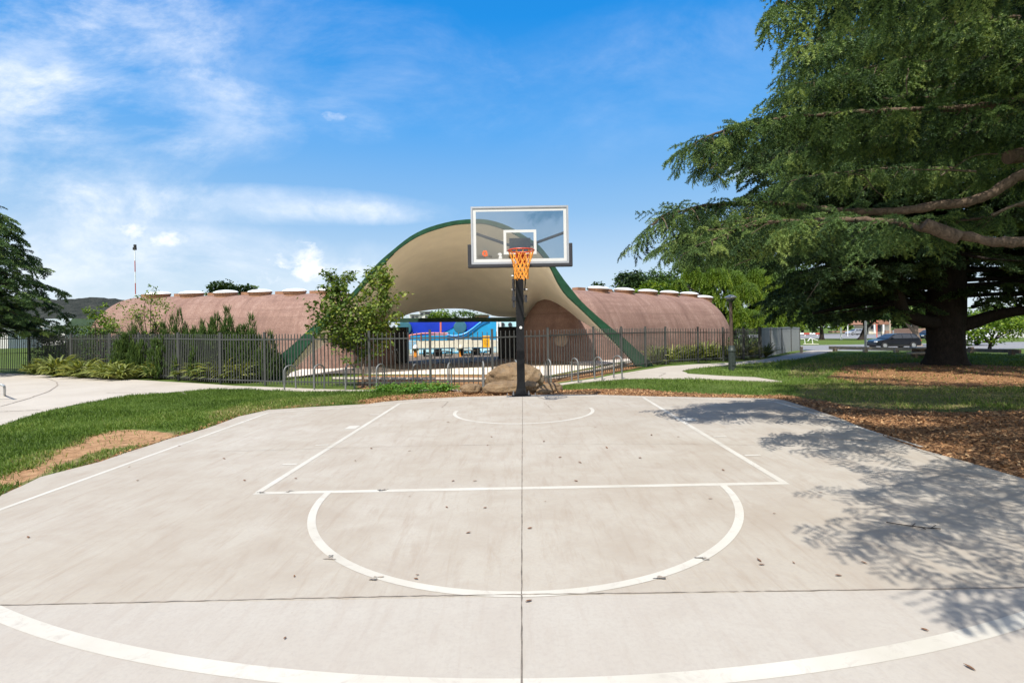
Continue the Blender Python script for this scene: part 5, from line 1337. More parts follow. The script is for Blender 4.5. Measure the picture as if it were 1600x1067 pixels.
bush('dark_hedge', 'dark clipped hedge filling in behind the left fence pickets', 'hedge', px_lobes([(130, 555, 50, 26, 3.6), (90, 556, 40, 24, 4.6), (230, 552, 50, 30, 1.4), (300, 550, 50, 34, -.2), (365, 555, 38, 38, -1.4), (340, 545, 40, 30, -1.0), (180, 548, 44, 28, 2.6)], 19.2, .6), GX(-13, 20.2), 14000, .10, 'leaf_mid', clump=12, inner=.25)

def strap_template(seg=5, w=.045, droop=.56):
    V = []; Fs = []
    for k in range(seg + 1):
        u = k / seg; ww = w * (1 - u) ** .6 * (0.55 + .45 * min(1, u * 4)) + .001
        x, z = u * .75, u * .85 - droop * u ** 2.6
        V += [(x, -ww, z), (x, ww, z)]
    for k in range(seg): Fs += [(2 * k, 2 * k + 1, 2 * k + 3, 2 * k + 2)]
    return np.array(V), np.array(Fs)
STRAP = strap_template()
STRAPU = strap_template(5, .03, .45)
def strappy(label, px, ybase, h, n, mat, group, tm=STRAP, Y=None, spread=.25, name='flax_plant', cat='plant'):
    b = G(px, ybase) if Y is None else GX(ray(px, ybase)[0] * Y, Y)
    yaw = rng.uniform(0, 6.283, n); pit = rng.uniform(-.2, .62, n)
    pos = b + np.stack([np.cos(yaw) * .06 * spread * 4, np.sin(yaw) * .06 * spread * 4, np.zeros(n)], 1) * rng.random((n, 1))
    V, Fa = scatter(tm[0], tm[1], pos, rand_rot(n, yaw, pit, rng.normal(size=n) * .4), 1.28 * h * rng.uniform(.55, 1.2, n))
    rn = np.repeat(np.clip(.45 + rng.normal(size=n) * .25, 0, 1), len(tm[0]))
    o = npmesh(name, V, Fa, M[mat], None, b, attrs={'rnd': rn}); tag(o, label, cat, group); return o
where = ['leftmost', 'second from the left', 'third from the left', 'middle', 'third from the right', 'second from the right', 'rightmost']
for k, (px, yb, h, n) in enumerate(((62, 585, .66, 200), (92, 588, .9, 300), (112, 588, .66, 170), (130, 590, .8, 250), (150, 590.5, .6, 160), (168, 592, .75, 230), (190, 593, .66, 200))):
    strappy('yellow green flax clump, %s of those spilling onto the left path' % where[k], px, yb, h, n, 'flax' if k != 4 else 'flax_dull', 'flax clumps spilling onto the left path')
for k, (px, yb) in enumerate(((232, 590), (254, 592), (300, 594), (322, 596), (348, 597), (372, 598.5))):
    strappy('straggly variegated plant behind the left fence, %s from the flax clumps' % ('first', 'second', 'third', 'fourth', 'fifth', 'sixth')[k], px, yb, .72 if k != 4 else .85, 230, 'flax', 'straggly plants behind the left fence', Y=G(px, yb)[1] + .32)
for k, (px, yb) in enumerate(((1027, 570), (1047, 567), (1066, 566), (1084, 565), (1103, 564.5), (1121, 564), (1139, 563), (1158, 562), (1176, 560.5), (1196, 559))):
    strappy('upright strappy plant by the right vault fence, %s' % ('nearest the green canopy foot', 'second from the canopy foot', 'third from the canopy foot', 'fourth from the canopy foot', 'left of the lamp post by two plants', 'just left of the lamp post', 'behind the lamp post', 'just right of the lamp post', 'second right of the lamp post', 'next to the grey sheet fence')[k], px, yb, 0.72 + .08 * rng.normal(), 170, 'flax_dull' if k > 5 else 'flax', 'strappy plants along the right vault', STRAPU, Y=G(px, yb)[1] + .8)
bush('dark_hedge', 'dark green shrubs between the lamp post and the grey sheet fence', 'hedge', px_lobes([(1165, 530, 22, 22), (1195, 532, 22, 20), (1180, 545, 30, 14)], 27), GX(12.2, 27), 2200, .12, 'leaf_dark', clump=12, inner=.3)

# ================================================================== TURF, MULCH, LITTER
def scatter_area(poly, n):
    poly = np.array([p[:2] for p in poly]); lo, hi = poly.min(0), poly.max(0)
    x = rng.uniform(lo[0], hi[0], n); y = rng.uniform(lo[1], hi[1], n); k = in_poly(x, y, poly); return x[k], y[k]
BLADE = (np.array([[-.07, 0, 0], [.07, 0, 0], [.05, .22, .62], [0, .55, 1.0]], float), np.array([[0, 1, 2], [0, 2, 3]]))
gp = [np.array(p) for p in court_poly]
def turf(name, polys, dens, h, label):
    xs, ys = [], []
    for p in polys:
        p = np.array([q_[:2] for q_ in p]); a = np.prod(p.max(0) - p.min(0)); x, y = scatter_area(p, int(a * dens)); xs.append(x); ys.append(y)
    x = np.concatenate(xs); y = np.concatenate(ys)
    mm = sample_mask(m_mulch, x, y) + sample_mask(m_soil, x, y)
    nz = vnoise(x, y, .35, 9) * .6 + vnoise(x, y, .12, 4) * .4
    keep = (np.where(rng.random(len(x)) < .04, .3, 1.) * mm * 1.1 + nz * .8 + .35 * sample_mask(m_dry, x, y) < 1.0 + rng.normal(size=len(x)) * .08) & ~in_poly(x, y, gp) & ~in_poly(x, y, main_poly)
    x, y = x[keep], y[keep]; n = len(x)
    big = .55 + .9 * vnoise(x, y, .6, 2)
    pos = np.stack([x, y, g(x, y) - .02], 1)
    rot = rand_rot(n, None, rng.normal(size=n) * .25, rng.normal(size=n) * .4)
    V, Fa = scatter(BLADE[0], BLADE[1], pos, rot, h * big * rng.uniform(.6, 1.4, n))
    d = sample_mask(m_dry, x, y)
    rn = np.clip(.30 + .55 * (vnoise(x, y, 1.1, 6) * .6 + vnoise(x, y, 3.1, 16) * .4 - .45) + rng.normal(size=n) * .16 + d * .75 * (rng.random(n) < .7), 0, 1)
    o = npmesh(name, V, Fa, M['blade'], attrs={'rnd': np.repeat(rn, 4)}); stuff(o, label, 'grass'); print(name, n)
lawn_l = Gs([(-250, 790), (-250, 700), (0, 664), (60, 645), (120, 630), (200, 618), (280, 610.5), (340, 606.5), (400, 607.5), (470, 610), (560, 610.5), (700, 610), (720, 620), (600, 628), (420, 640), (262, 686), (63, 745), (-100, 820)])
lawn_r = Gs([(865, 604), (900, 598), (979, 591), (1031, 591), (1132, 592), (1185, 594), (1222, 595.5), (1300, 588), (1420, 588), (1640, 600), (1700, 640), (1600, 643), (1346, 637), (1251, 622), (1087, 614), (997, 607), (880, 610)])
lawn_i = Gs([(1065, 580), (1110, 572), (1200, 566), (1300, 553), (1450, 551), (1640, 556), (1640, 606), (1300, 597), (1232, 592.5), (1130, 587), (1075, 583.5)])
lawn_l2 = np.array([(-13.5, 1.0), (-13.5, 6.6), (-7.2, 6.6), (-5.4, 3.2), (-5.4, 1.0)])
turf('grass', [lawn_l, lawn_l2], 2300, .050, 'rough green lawn between the wide path and the court')
turf('grass', [lawn_r], 950, .045, 'strip of lawn right of the boulders along the court')
turf('grass', [lawn_i], 240, .07, 'lawn around the lamp post and big cedar')
def mulch(polys, dens, name='bark_mulch'):
    xs, ys = [], []
    for p in polys:
        p = np.array([q_[:2] for q_ in p]); a = np.prod(p.max(0) - p.min(0)); x, y = scatter_area(p, int(a * dens)); xs.append(x); ys.append(y)
    x = np.concatenate(xs); y = np.concatenate(ys)
    keep = ~in_poly(x, y, gp) | (rng.random(len(x)) < .0)
    keep &= (vnoise(x, y, .3, 8) + rng.random(len(x)) * .5 > .45)
    x, y = x[keep], y[keep]; n = len(x)
    tm = (np.array([[-.5, -.22, 0], [.5, -.16, .05], [.5, .2, 0], [-.4, .24, .06]], float), np.array([[0, 1, 2, 3]]))
    V, Fa = scatter(tm[0], tm[1], np.stack([x, y, g(x, y) - .012 + rng.random(n) * .02], 1), rand_rot(n, None, rng.normal(size=n) * .35, rng.normal(size=n) * .5), rng.uniform(.015, .05, n))
    o = npmesh(name, V, Fa, M['chip'], attrs={'rnd': np.repeat(rng.random(n), 4)}); stuff(o, 'loose orange brown bark chips along the court and under the cedars', 'mulch')
mulch([mulch_strip, left_edge_strip], 700); mulch([mulch_tree], 90)
# stray chips and specks blown onto the edge of the slab
# green weeds left of the boulders
wx, wy = [], []
for px, py, r in ((610, 611, .35), (632, 608, .45), (655, 608, .42), (680, 609, .38), (598, 614, .25), (694, 611, .25), (645, 613, .3)):
    c = G(px, py); n = 420; wx.append(c[0] + rng.normal(size=n) * r * .55); wy.append(c[1] + rng.normal(size=n) * r * .35)
x = np.concatenate(wx); y = np.concatenate(wy); n = len(x)
V, Fa = scatter(LEAF[0], LEAF[1], np.stack([x, y, g(x, y) + .02 + .14 * rng.random(n) * (.4 + vnoise(x, y, .2, 1))], 1), rand_rot(n, None, rng.normal(size=n) * .4 + .1, rng.normal(size=n) * .4), rng.uniform(.035, .085, n))
o = npmesh('ground_cover', V, Fa, M['weed'], attrs={'rnd': np.repeat(np.clip(.5 + rng.normal(size=n) * .22, 0, 1), 4)}); stuff(o, 'bright green leafy weeds left of the boulders', 'weeds')
# fallen leaves lying on the court
def leaf_mesh():
    pr = [(-.5, 0), (-.25, .2), (.1, .26), (.5, .03), (.1, -.24), (-.25, -.18)]
    up = [(a, b, .05 + .14 * abs(b) + .05 * a) for a, b in pr]
    V = up + [(a, b, z - .02) for a, b, z in up]
    return MB().add(V, [tuple(range(6)), tuple(range(11, 5, -1))] + [(i, i + 6, (i + 1) % 6 + 6, (i + 1) % 6) for i in range(6)])
leaf0 = None
for px, py in ((698, 793), (708, 752), (742, 752), (900, 752), (906, 723), (875, 715), (768, 683), (762, 696), (580, 701), (640, 776), (758, 794), (652, 899), (650, 905), (732, 833), (828, 826), (852, 784), (1210, 803), (1190, 883), (1186, 876), (460, 901), (462, 748), (382, 751), (44, 840), (1060, 683), (1018, 680), (1110, 780), (1515, 1044), (1445, 985), (1310, 900), (1240, 880), (350, 717), (215, 751), (202, 730), (280, 697), (555, 720), (948, 700), (1000, 716), (1282, 770), (1160, 655), (640, 705), (700, 660), (850, 690), (930, 668), (1130, 735), (1350, 880), (445, 998), (826, 940)):
    c = G(px, py, .006)
    if leaf0 is None:
        leaf0 = obj('fallen_leaf', leaf_mesh(), M['dead_leaf'], None, (0, 0, 0)); o = leaf0
    else: o = leaf0.copy(); COL.objects.link(o)
    o.location = c; o.rotation_euler = (rng.normal() * .1, rng.normal() * .1, rng.uniform(0, 6.28)); s_ = rng.uniform(.022, .045) * (1 if py > 760 else 1.35); o.scale = (s_, s_ * .8, s_)
    tag(o, 'small dry brown leaf lying on the pale concrete court', 'leaf', 'dry leaves scattered over the court')
tw = MB(); p = Gs([(1385, 818), (1410, 822), (1440, 826), (1470, 828.5)]); p[:, 2] += .012; tw.tube(catmull(p, 4), .0035, 5)
for a, b in (((1440, 826), (1446, 830)), ((1455, 827), (1462, 824)), ((1425, 824), (1430, 821))): 
    q0, q1 = G(*a, .012), G(*b, .016); tw.tube([q0, q1], .003, 4)
tag(obj('fallen_twig', tw, M['bark_dark'], None, G(1430, 824)), 'thin dark twig lying in the cedar shadow on the court', 'twig')

# ================================================================== LAMP POST
def lamp_post():
    b = G(1144, 578); t = thing('lamp_post', 'brown park lamp post with a dark sleeve and hat shaped lantern on the lawn', 'lamp post', b)
    top = P(1141.5, 466, b[1]); h = top[2] - b[2]; dx = top[0] - b[0]
    sl = MB(); sl.lathe(b - np.array((0, 0, .05)), [(.105, 0), (.105, .62), (.12, .63), (.12, .68), (.10, .70), (.085, .82)], 14); obj('base_sleeve', sl, M['lamp_green'], t, smooth=True)
    obj('access_door', MB().box(b + np.array((0, -.105, .3)), (.09, .02, .3)), M['lamp_green'], t)
    obj('pole', MB().tube([b + np.array((0, 0, .7)), b + np.array((dx * .5, 0, h * .6)), top + np.array((0, 0, -.08))], [.058, .052, .047], 12), M['lamp_brown'], t, smooth=True)
    c = top + np.array((0, 0, -.09))
    ln = obj('lantern', MB().lathe(c, [(.06, -.04), (.10, 0), (.125, .02), (.13, .07)], 18), M['lamp_green'], t, smooth=True)
    obj('lens', MB().lathe(c, [(.11, .0705), (.12, .095), (.115, .10)], 18), M['lens'], ln)
    obj('cap', MB().lathe(c, [(.19, .10), (.195, .115), (.15, .145), (.07, .185), (.02, .20)], 18), M['steel_grey'], ln, smooth=True)
lamp_post()

# ================================================================== POOL BEYOND THE CANOPY
def px_box(px0, px1, py0, py1, Y, depth, mat, name, parent):
    a, b = P(px0, py1, Y), P(px1, py0, Y)
    return obj(name, MB().box(((a[0] + b[0]) / 2, Y + depth / 2, (a[2] + b[2]) / 2), (abs(b[0] - a[0]), depth, abs(b[2] - a[2]))), M[mat], parent)
def px_prism(pts, Y, depth, mat, name, parent):
    q_ = [P(a, b, Y) for a, b in pts]
    return obj(name, MB().prism([(p[0], p[2]) for p in q_], 0, depth, (0, Y, 0), (1, 0, 0), (0, 0, 1), (0, 1, 0)), M[mat], parent)
t = thing('water_slide', 'blue water slides on coral pink posts seen through the entrance canopy', 'water slide', GX(-3.5, 39))
px_prism([(634, 501), (716, 501.5), (706, 513), (693, 519), (672, 523), (645, 525), (634, 522)], 38, 1.2, 'royal', 'wide_flume', t)
px_prism([(725, 501), (756, 501), (742, 512), (731, 519), (725, 519)], 38.3, 1.0, 'royal', 'narrow_flume', t)
for px, py, r in ((719, 511, 10), (632, 513, 11)):
    c = P(px, py, 37.8); obj('tunnel_mouth', MB().lathe(c, [(r / F * 37.8, -.2), (r / F * 37.8, .1), (r / F * 33, .12)], 24, ax=((1, 0, 0), (0, 0, 1), (0, -1, 0))), M['teal'], t)
ch = catmull([P(766, 499, 37.2), P(752, 506, 37.1), (P(739, 516, 37)), P(726, 524, 36.9), P(712, 527.5, 36.8), P(699, 526, 36.8)], 5)
sl = MB()
for s_ in (-.25, .25): sl.tube(ch + np.array((0, s_, .12)), .07, 6)
nC = len(ch); V = np.concatenate([ch + np.array((0, y, z)) for y, z in ((-.27, .14), (-.27, -.14), (-.12, -.26), (.12, -.26), (.27, -.1), (.27, .14))])
sl.add(V, [(k * nC + i, k * nC + i + 1, (k + 1) * nC + i + 1, (k + 1) * nC + i) for k in range(5) for i in range(nC - 1)])
obj('chute', sl, M['sky_slide'], t, smooth=True, sharp=60)
for px, y0, y1 in ((688.7, 502, 519), (658, 521, 531), (640, 523, 531)): obj('support_post', MB().tube([P(px, y1, 36.7), P(px, y0, 36.7)], .07, 8), M['coral'], t)
obj('handrail', MB().tube([P(640, 524, 36.6), P(660, 521, 36.6), P(678, 520.5, 36.6), P(700, 521, 36.6)], .06, 6).tube([P(672, 523.5, 36.6), P(700, 523.2, 36.6)], .035, 6), M['coral'], t)
o = px_box(636, 776, 500, 546, 40, .4, 'aqua', 'painted_wall', None); 
tag(o, 'aqua blue painted wall behind the water slides', 'wall')
t = thing('pool_wall', 'low cream and pale blue wall below the slides', 'wall', GX(-4, 35))
px_box(652, 776, 531, 544, 35, .25, 'cream', 'upper_band', t); px_box(640, 776, 544, 556.5, 34.9, .3, 'pale_blue', 'lower_band', t); px_box(640, 776, 550.3, 551.4, 34.86, .03, 'aqua', 'stripe', t)
def pool_fence(px0, px1, py0, py1, Y, label, n):
    a, b = P(px0, py1, Y), P(px1, py1, Y); h = P(px0, py0, Y)[2] - a[2]
    t = thing('pool_fence', label, 'fence', a)
    mb = MB(); mb.bar(a + np.array((0, 0, h)), b + np.array((0, 0, h)), .05, .05); mb.bar(a + np.array((0, 0, .1)), b + np.array((0, 0, .1)), .04, .04)
    for k in range(1, n): q_ = a + (b - a) * k / n; mb.box(q_ + np.array((0, 0, h / 2)), (.025, .02, h - .06))
    obj('panel', mb, M['cream'], t)
    for q_ in (a, b): obj('post', MB().box(q_ + np.array((0, 0, h / 2)), (.07, .07, h + .1)), M['cream'], t)
pool_fence(637, 654, 533, 557, 33.5, 'short cream picket pool fence left of the cream wall', 10)
pool_fence(762, 781, 534, 556, 33.5, 'short cream picket pool fence beside the dark doorway', 12)
pool_fence(712, 736, 531, 548, 34.2, 'cream picket gate in the middle of the low wall', 12)
t = thing('kiosk', 'pale mint kiosk with white corner posts and round dark windows right of the slides', 'kiosk', GX(-.2, 36))
px_box(778, 812, 501, 556, 36, 1.5, 'pale_blue', 'wall', t)
for px in (777.2, 782): obj('corner_post', MB().tube([P(px, 556, 35.8), P(px, 500, 35.8)], .07, 8), M['white'], t)
for px in (785.5, 797): obj('window', MB().lathe(P(px, 507, 35.95), [(.14, -.02), (.14, .04)], 16, ax=((1, 0, 0), (0, 0, 1), (0, -1, 0))), M['window'], t)
def bin_(px, label, lid):
    Y = 30.5; b = GX(ray(px, 558)[0] * Y, Y)
    t = thing('litter_bin', label, 'bin', b)
    s_ = Y / F; z = lambda py: P(px, py, Y)[2] - b[2]
    w = 5.2 * s_
    obj('body', MB().box(b + np.array((0, 0, z(557.5) / 2 + z(548) / 2)), (w, w, z(548) - z(557.5))), M['orange'], t)
    obj('collar', MB().lathe(b, [(w * .6, z(548)), (w * 1.05, z(546.5)), (w * 1.05, z(545)), (w * .7, z(544.5))], 14), M['green_dark'], t)
    obj('dome_lid', MB().lathe(b, [(w * .8, z(544.4)), (w * .85, z(543)), (w * .6, z(540.5)), (w * .3, z(538.8)), (.01, z(538.3))], 14), M[lid], t, smooth=True)
    obj('leg', MB().tube([b, b + np.array((0, 0, z(557.4)))], w * .22, 8), M['dark'], t)
bin_(649.5, 'orange litter bin with a white dome lid at the left of the pool terrace', 'acrylic'); bin_(719.5, 'orange litter bin with a cream dome lid between the two cafe tables', 'cream')
def cafe_chair(px, yaw, label):
    Y = 24.3; b = GX(ray(px, 562)[0] * Y, Y); t = thing('cafe_chair', label, 'chair', b, 'black tub chairs on the pool terrace'); k = .80
    cz_, sz_ = math.cos(yaw), math.sin(yaw); X = np.array((cz_, sz_, 0)) * k; Yv = np.array((-sz_, cz_, 0)) * k; Z = np.array((0, 0, k))
    Q = lambda x, y, z: b + X * x + Yv * y + Z * z
    obj('seat', MB().box(Q(0, 0, .43), (.46 * k, .44 * k, .04), ax=(X / k, Yv / k, (0, 0, 1))), M['seat_black'], t)
    bk = MB(); pr = [Q(-.23 + .46 * i / 6, .20 + .05 * math.sin(math.pi * i / 6), z) for z in (.45, .62, .82) for i in range(7)]; pr2 = [p + Yv * .035 for p in pr]
    Fs = [(r * 7 + i, r * 7 + i + 1, (r + 1) * 7 + i + 1, (r + 1) * 7 + i) for r in range(2) for i in range(6)]
    bk.add(pr, Fs).add(pr2, [f[::-1] for f in Fs]); obj('backrest', bk, M['seat_black'], t)
    for x in (-1, 1): obj('armrest', MB().tube([Q(x * .24, .2, .64), Q(x * .25, -.1, .62), Q(x * .23, -.18, .45)], .018, 6), M['seat_black'], t)
    for x in (-1, 1):
        for y in (-1, 1): obj('leg', MB().tube([Q(x * .2, y * .18, .42), Q(x * .23, y * .21, 0)], .014, 6), M['steel_grey'], t)
def cafe_table(px, label):
    Y = 24.6; b = GX(ray(px, 562)[0] * Y, Y); t = thing('cafe_table', label, 'table', b, 'small tables on the pool terrace')
    obj('table_top', MB().lathe(b, [(.36, .53), (.37, .545), (.36, .56)], 20), M['steel_grey'], t); obj('leg', MB().tube([b + np.array((0, 0, .03)), b + np.array((0, 0, .53))], .03, 8), M['steel_grey'], t); obj('base', MB().lathe(b, [(.22, 0), (.2, .025), (.04, .04)], 16), M['seat_black'], t)
cafe_table(690, 'small grey cafe table nearer the white lidded bin'); cafe_table(737, 'small grey cafe table below the yellow notice')
for px, yw, lb in ((669, 1.5, 'black tub chair, leftmost on the pool terrace'), (684, 0.1, 'black tub chair in front of the left cafe table'), (700, -1.4, 'black tub chair right of the left cafe table'), (728, 1.3, 'black tub chair left of the right cafe table'), (745, .2, 'black tub chair in front of the right cafe table'), (760, -1.5, 'black tub chair, rightmost on the pool terrace under the notice')): cafe_chair(px, yw, lb)
t = thing('folded_frame', 'pale folded metal frame leaning in the dark left of the terrace', 'frame', G(622, 570))
for a, b in (((616, 546), (625, 570)), ((620, 546), (627, 569)), ((613, 549), (618, 571))): obj('strut', MB().tube([P(a[0], a[1], 21.6), G(b[0], b[1], .01) * np.array((1, 1, 1))], .022, 6), M['steel_grey'], t)
# beyond: flats, roof, trees
t = thing('apartment_block', 'white apartment block with dark windows framed by the canopy opening', 'building', GX(-22, 120))
px_box(640, 656, 491.5, 515, 120, 10, 'render_white', 'wall', t); px_box(655, 673, 487, 515, 121, 10, 'render_white', 'wall', t); px_box(639.5, 656.5, 490.8, 491.6, 119.6, 10, 'steel_grey', 'roof', t); px_box(654.5, 673.5, 486.2, 487, 120.5, 10, 'steel_grey', 'roof', t)
for x0, x1, y0, y1 in ((643, 647, 493.5, 497), (649, 653, 493.5, 496), (664, 668, 488.2, 491.4), (668.6, 671.5, 488.2, 491.4), (664, 671.5, 493.4, 496), (657.5, 661, 489, 492)): px_box(x0, x1, y0, y1, 119.8 if x0 < 656 else 120.8, .3, 'window', 'window', t)
t = thing('low_house', 'low house with a long pale roof beyond the pool, right in the canopy opening', 'house', GX(-5, 110))
px_prism([(741, 491.5), (744, 489.6), (760, 489.8), (763, 491.8)], 110, 8, 'tin', 'roof', t); px_box(742, 762, 491.8, 515, 110.6, 7, 'brick', 'wall', t)
px_tree('round_tree', 'green tree beside the white flats in the canopy opening', 'tree', GX(-12.5, 95), px_lobes([(688, 492, 16, 9), (678, 496, 10, 7), (698, 495, 12, 7)], 95), 900, .5, 'leaf_bright', .3, clump=8, sig=.25, inner=.1)
px_tree('round_tree', 'grey green thin tree right of centre in the canopy opening', 'tree', GX(-8.5, 90), px_lobes([(724, 489, 16, 5), (735, 493, 12, 5), (712, 494, 10, 5)], 90), 420, .4, 'leaf_mid', .3, clump=6, sig=.3, inner=.1)
px_tree('round_tree', 'dark tree seen through the gap between canopy and right vault', 'tree', GX(4, 75), px_lobes([(834, 490, 12, 14), (846, 492, 10, 12)], 75), 700, .4, 'leaf_mid', .3, clump=8, sig=.25, inner=.1)
# left background
t = thing('shed', 'low shed with a blue grey tin roof below the dark hill at left', 'shed', GX(-45, 60))
V = [P(52, 505, 62), P(118, 500, 62), P(111, 497.5, 70), P(66, 498.5, 70)]
px_prism([(62, 509), (66, 498.5), (113, 497.5), (104, 509)], 60, 6, 'tin', 'roof', t); px_box(64, 102, 509, 540, 60.5, 5, 'render_white', 'wall', t)
t = thing('shed', 'pale shed glimpsed under the big tree at the left edge', 'shed', GX(-50, 55))
px_box(-20, 12, 514, 545, 55, 4, 'render_white', 'wall', t); px_box(-22, 14, 511, 514, 54.8, 4.5, 'tin', 'roof', t)
# mast
b = P(213, 520, 60); b = GX(b[0], 60); tp = P(210.5, 390, 60)
t = thing('light_mast', 'thin red and white banded mast with a floodlight head at left', 'mast', b)
n = 9
for k in range(n):
    q0, q1 = b + (tp - b) * k / n, b + (tp - b) * (k + 1) / n
    obj('mast_section', MB().tube([q0, q1], .05, 8), M['red' if k % 2 else 'white'], t)
obj('floodlight', MB().box(tp + np.array((0, 0, .1)), (.34, .2, .3)).box(tp + np.array((.04, 0, .42)), (.22, .2, .3)), M['dark'], t)
# hill
nxh, nyh = 220, 14
px_ = np.linspace(-700, 560, nxh); rows = []
prof = np.interp(px_, [-700, -200, 0, 60, 100, 130, 150, 175, 200, 260, 330, 420, 560], [505, 480, 470, 469, 468.5, 467, 466, 468, 472, 484, 496, 510, 520])
for j in range(nyh):
    v = j / (nyh - 1); Y = 430 + 170 * v
    row = []
    for i, x in enumerate(px_):
        top = P(x, prof[i], 600); foot = P(x, 530, 430); q_ = foot + (top - foot) * v
        q_[2] = -2 + (top[2] + 2) * math.sin(v * math.pi / 2) ** .9 + (rng.normal() * .35 + 1.2 * (vnoise(i, j * 3, 5, 8) - .5)) * (v > 0) + 4.0 * (vnoise(i, j, 6, 3) - .5) * v * (1 - v) * 2
        row.append(q_)
    rows += row
for i, x in enumerate(px_):
    q_ = P(x, prof[i], 600); rows.append(np.array((q_[0] * 1.25, 800, -5)))
nyh += 1
Fa = np.array([(j * nxh + i, j * nxh + i + 1, (j + 1) * nxh + i + 1, (j + 1) * nxh + i) for j in range(nyh - 1) for i in range(nxh - 1)])
struct(npmesh('hill', np.array(rows), Fa, M['hill'], smooth=True))

# ================================================================== STREET SIDE, RIGHT
def car(name, label, cat, b, yaw, paint, Lc=4.6, Hc=1.62, van=False):
    t = thing(name, label, cat, b)
    X = np.array((math.cos(yaw), math.sin(yaw), 0)); Yv = np.array((-math.sin(yaw), math.cos(yaw), 0)); Z = np.array((0, 0, 1.0)); o = b - X * Lc / 2
    k = Lc / 4.6; hz = Hc / 1.62
    Q = lambda x, y, z: o + X * x * k + Yv * y + Z * z * hz
    low = [(0.06, .30), (0.0, .52), (.04, .74), (.16, .86), (.75, .98), (1.25, 1.06), (4.30, 1.06), (4.50, 1.0), (4.58, .80), (4.60, .52), (4.52, .30)]
    mb = MB(); w = .90
    n = len(low); V = [Q(x, s_ * (w - .10 * (x < .2 or x > 4.45)), z) for s_ in (-1, 1) for x, z in low]
    mb.add(V, [tuple(range(n)), tuple(range(2 * n - 1, n - 1, -1))] + [(i, i + n, (i + 1) % n + n, (i + 1) % n) for i in range(n)])
    gh = [(1.20, 1.05), (1.95, 1.52), (2.30, 1.58), (3.55, 1.60), (4.05, 1.52), (4.42, 1.05)] if not van else [(.70, 1.05), (1.25, 1.62), (1.5, 1.66), (4.3, 1.66), (4.45, 1.6), (4.55, 1.05)]
    m = len(gh); ww = lambda z: .87 - .22 * (z - 1.05) / .55
    V = [Q(x, s_ * ww(z), z) for s_ in (-1, 1) for x, z in gh]
    mb.add(V, [tuple(range(m)), tuple(range(2 * m - 1, m - 1, -1))] + [(i, i + m, (i + 1) % m + m, (i + 1) % m) for i in range(m)])
    body = obj('body', mb, M[paint], t)
    bv = body.modifiers.new('bevel', 'BEVEL'); bv.width = .035; bv.segments = 2; bv.limit_method = 'ANGLE'
    wins = [[(1.50, 1.10), (2.02, 1.46), (2.62, 1.50), (2.62, 1.10)], [(2.70, 1.10), (2.70, 1.50), (3.50, 1.51), (3.60, 1.10)], [(3.68, 1.10), (3.58, 1.51), (3.86, 1.46), (4.18, 1.12)]]
    if van: wins = [[(1.05, 1.12), (1.42, 1.52), (2.1, 1.55), (2.1, 1.12)], [(2.2, 1.12), (2.2, 1.55), (3.2, 1.55), (3.2, 1.12)]]
    for s_ in (-1, 1):
        for wn in wins:
            a = [Q(x, s_ * (ww(z) + .012), z) for x, z in wn]; a2 = [Q(x, s_ * (ww(z) - .02), z) for x, z in wn]
            obj('window', MB().add(a + a2, [(0, 1, 2, 3), (7, 6, 5, 4)] + [(i, (i + 1) % 4, (i + 1) % 4 + 4, i + 4) for i in range(4)]), M['window'], t)
    (xa, za), (xb, zb) = gh[0], gh[1]; nrm_ = .02
    f = lambda u, v: Q(xa + (xb - xa) * u - .02, v * (ww(za + (zb - za) * u) - .07), za + (zb - za) * u + .012)
    obj('windscreen', MB().add([f(.12, -1), f(.12, 1), f(.93, 1), f(.93, -1)] + [f(.12, -1) + X * .03, f(.12, 1) + X * .03, f(.93, 1) + X * .03, f(.93, -1) + X * .03], [(0, 1, 2, 3), (7, 6, 5, 4), (0, 4, 5, 1), (1, 5, 6, 2), (2, 6, 7, 3), (3, 7, 4, 0)]), M['window'], t)
    for x in (.85, 3.72):
        for s_ in (-1, 1):
            c = Q(x, s_ * .80, .335 / hz); ax = (X, Z, Yv * s_)
            wh = obj('wheel', MB().lathe(c, [(.21, .1), (.30, .12), (.335, .09), (.335, -.09), (.30, -.12)], 22, ax=ax), M['tyre'], t, smooth=True, sharp=50)
            rm = MB().lathe(c, [(.215, .10), (.20, .125), (.06, .118), (.05, .13), (.001, .131)], 18, ax=ax); obj('rim', rm, M['galv'], wh)
    for s_ in (-1, 1):
        obj('headlight', MB().box(Q(.10, s_ * .66, .78), (.16, .30, .11), ax=(X, Yv, Z)), M['lens'], t)
        obj('tail_light', MB().box(Q(4.54, s_ * .68, .86), (.10, .26, .14), ax=(X, Yv, Z)), M['red'], t)
        obj('mirror', MB().box(Q(1.55, s_ * .97, 1.12), (.10, .16, .12), ax=(X, Yv, Z)), M[paint], t)
    obj('sill', MB().box(Q(2.28, 0, .32), (2.2 * k, 1.76, .14), ax=(X, Yv, Z)), M['tyre'], t)
def gpx(px, Y): x = ray(px, 520)[0] * Y; return GX(x, Y)
YC = 56.0
zc = G(1392, 544.5); YC = zc[1]
car('parked_car', 'dark navy hatchback parked facing left on the street beyond the lawn', 'car', GX(ray(1395, 544)[0] * YC, YC), R(2), 'car_dark', 4.75, 1.56)
z2 = G(1334, 523.5); car('parked_car', 'small silver car far off behind the leaning tree trunk', 'car', GX(ray(1336, 522)[0] * min(z2[1], 135), min(z2[1], 135)), R(10), 'car_silver')
z3 = G(1525, 543); car('parked_van', 'white van parked behind the leafy branch right of the big trunk', 'van', GX(ray(1520, 543)[0] * (z3[1] + 5), z3[1] + 5), R(8), 'car_white', 4.8, 1.9, van=True)
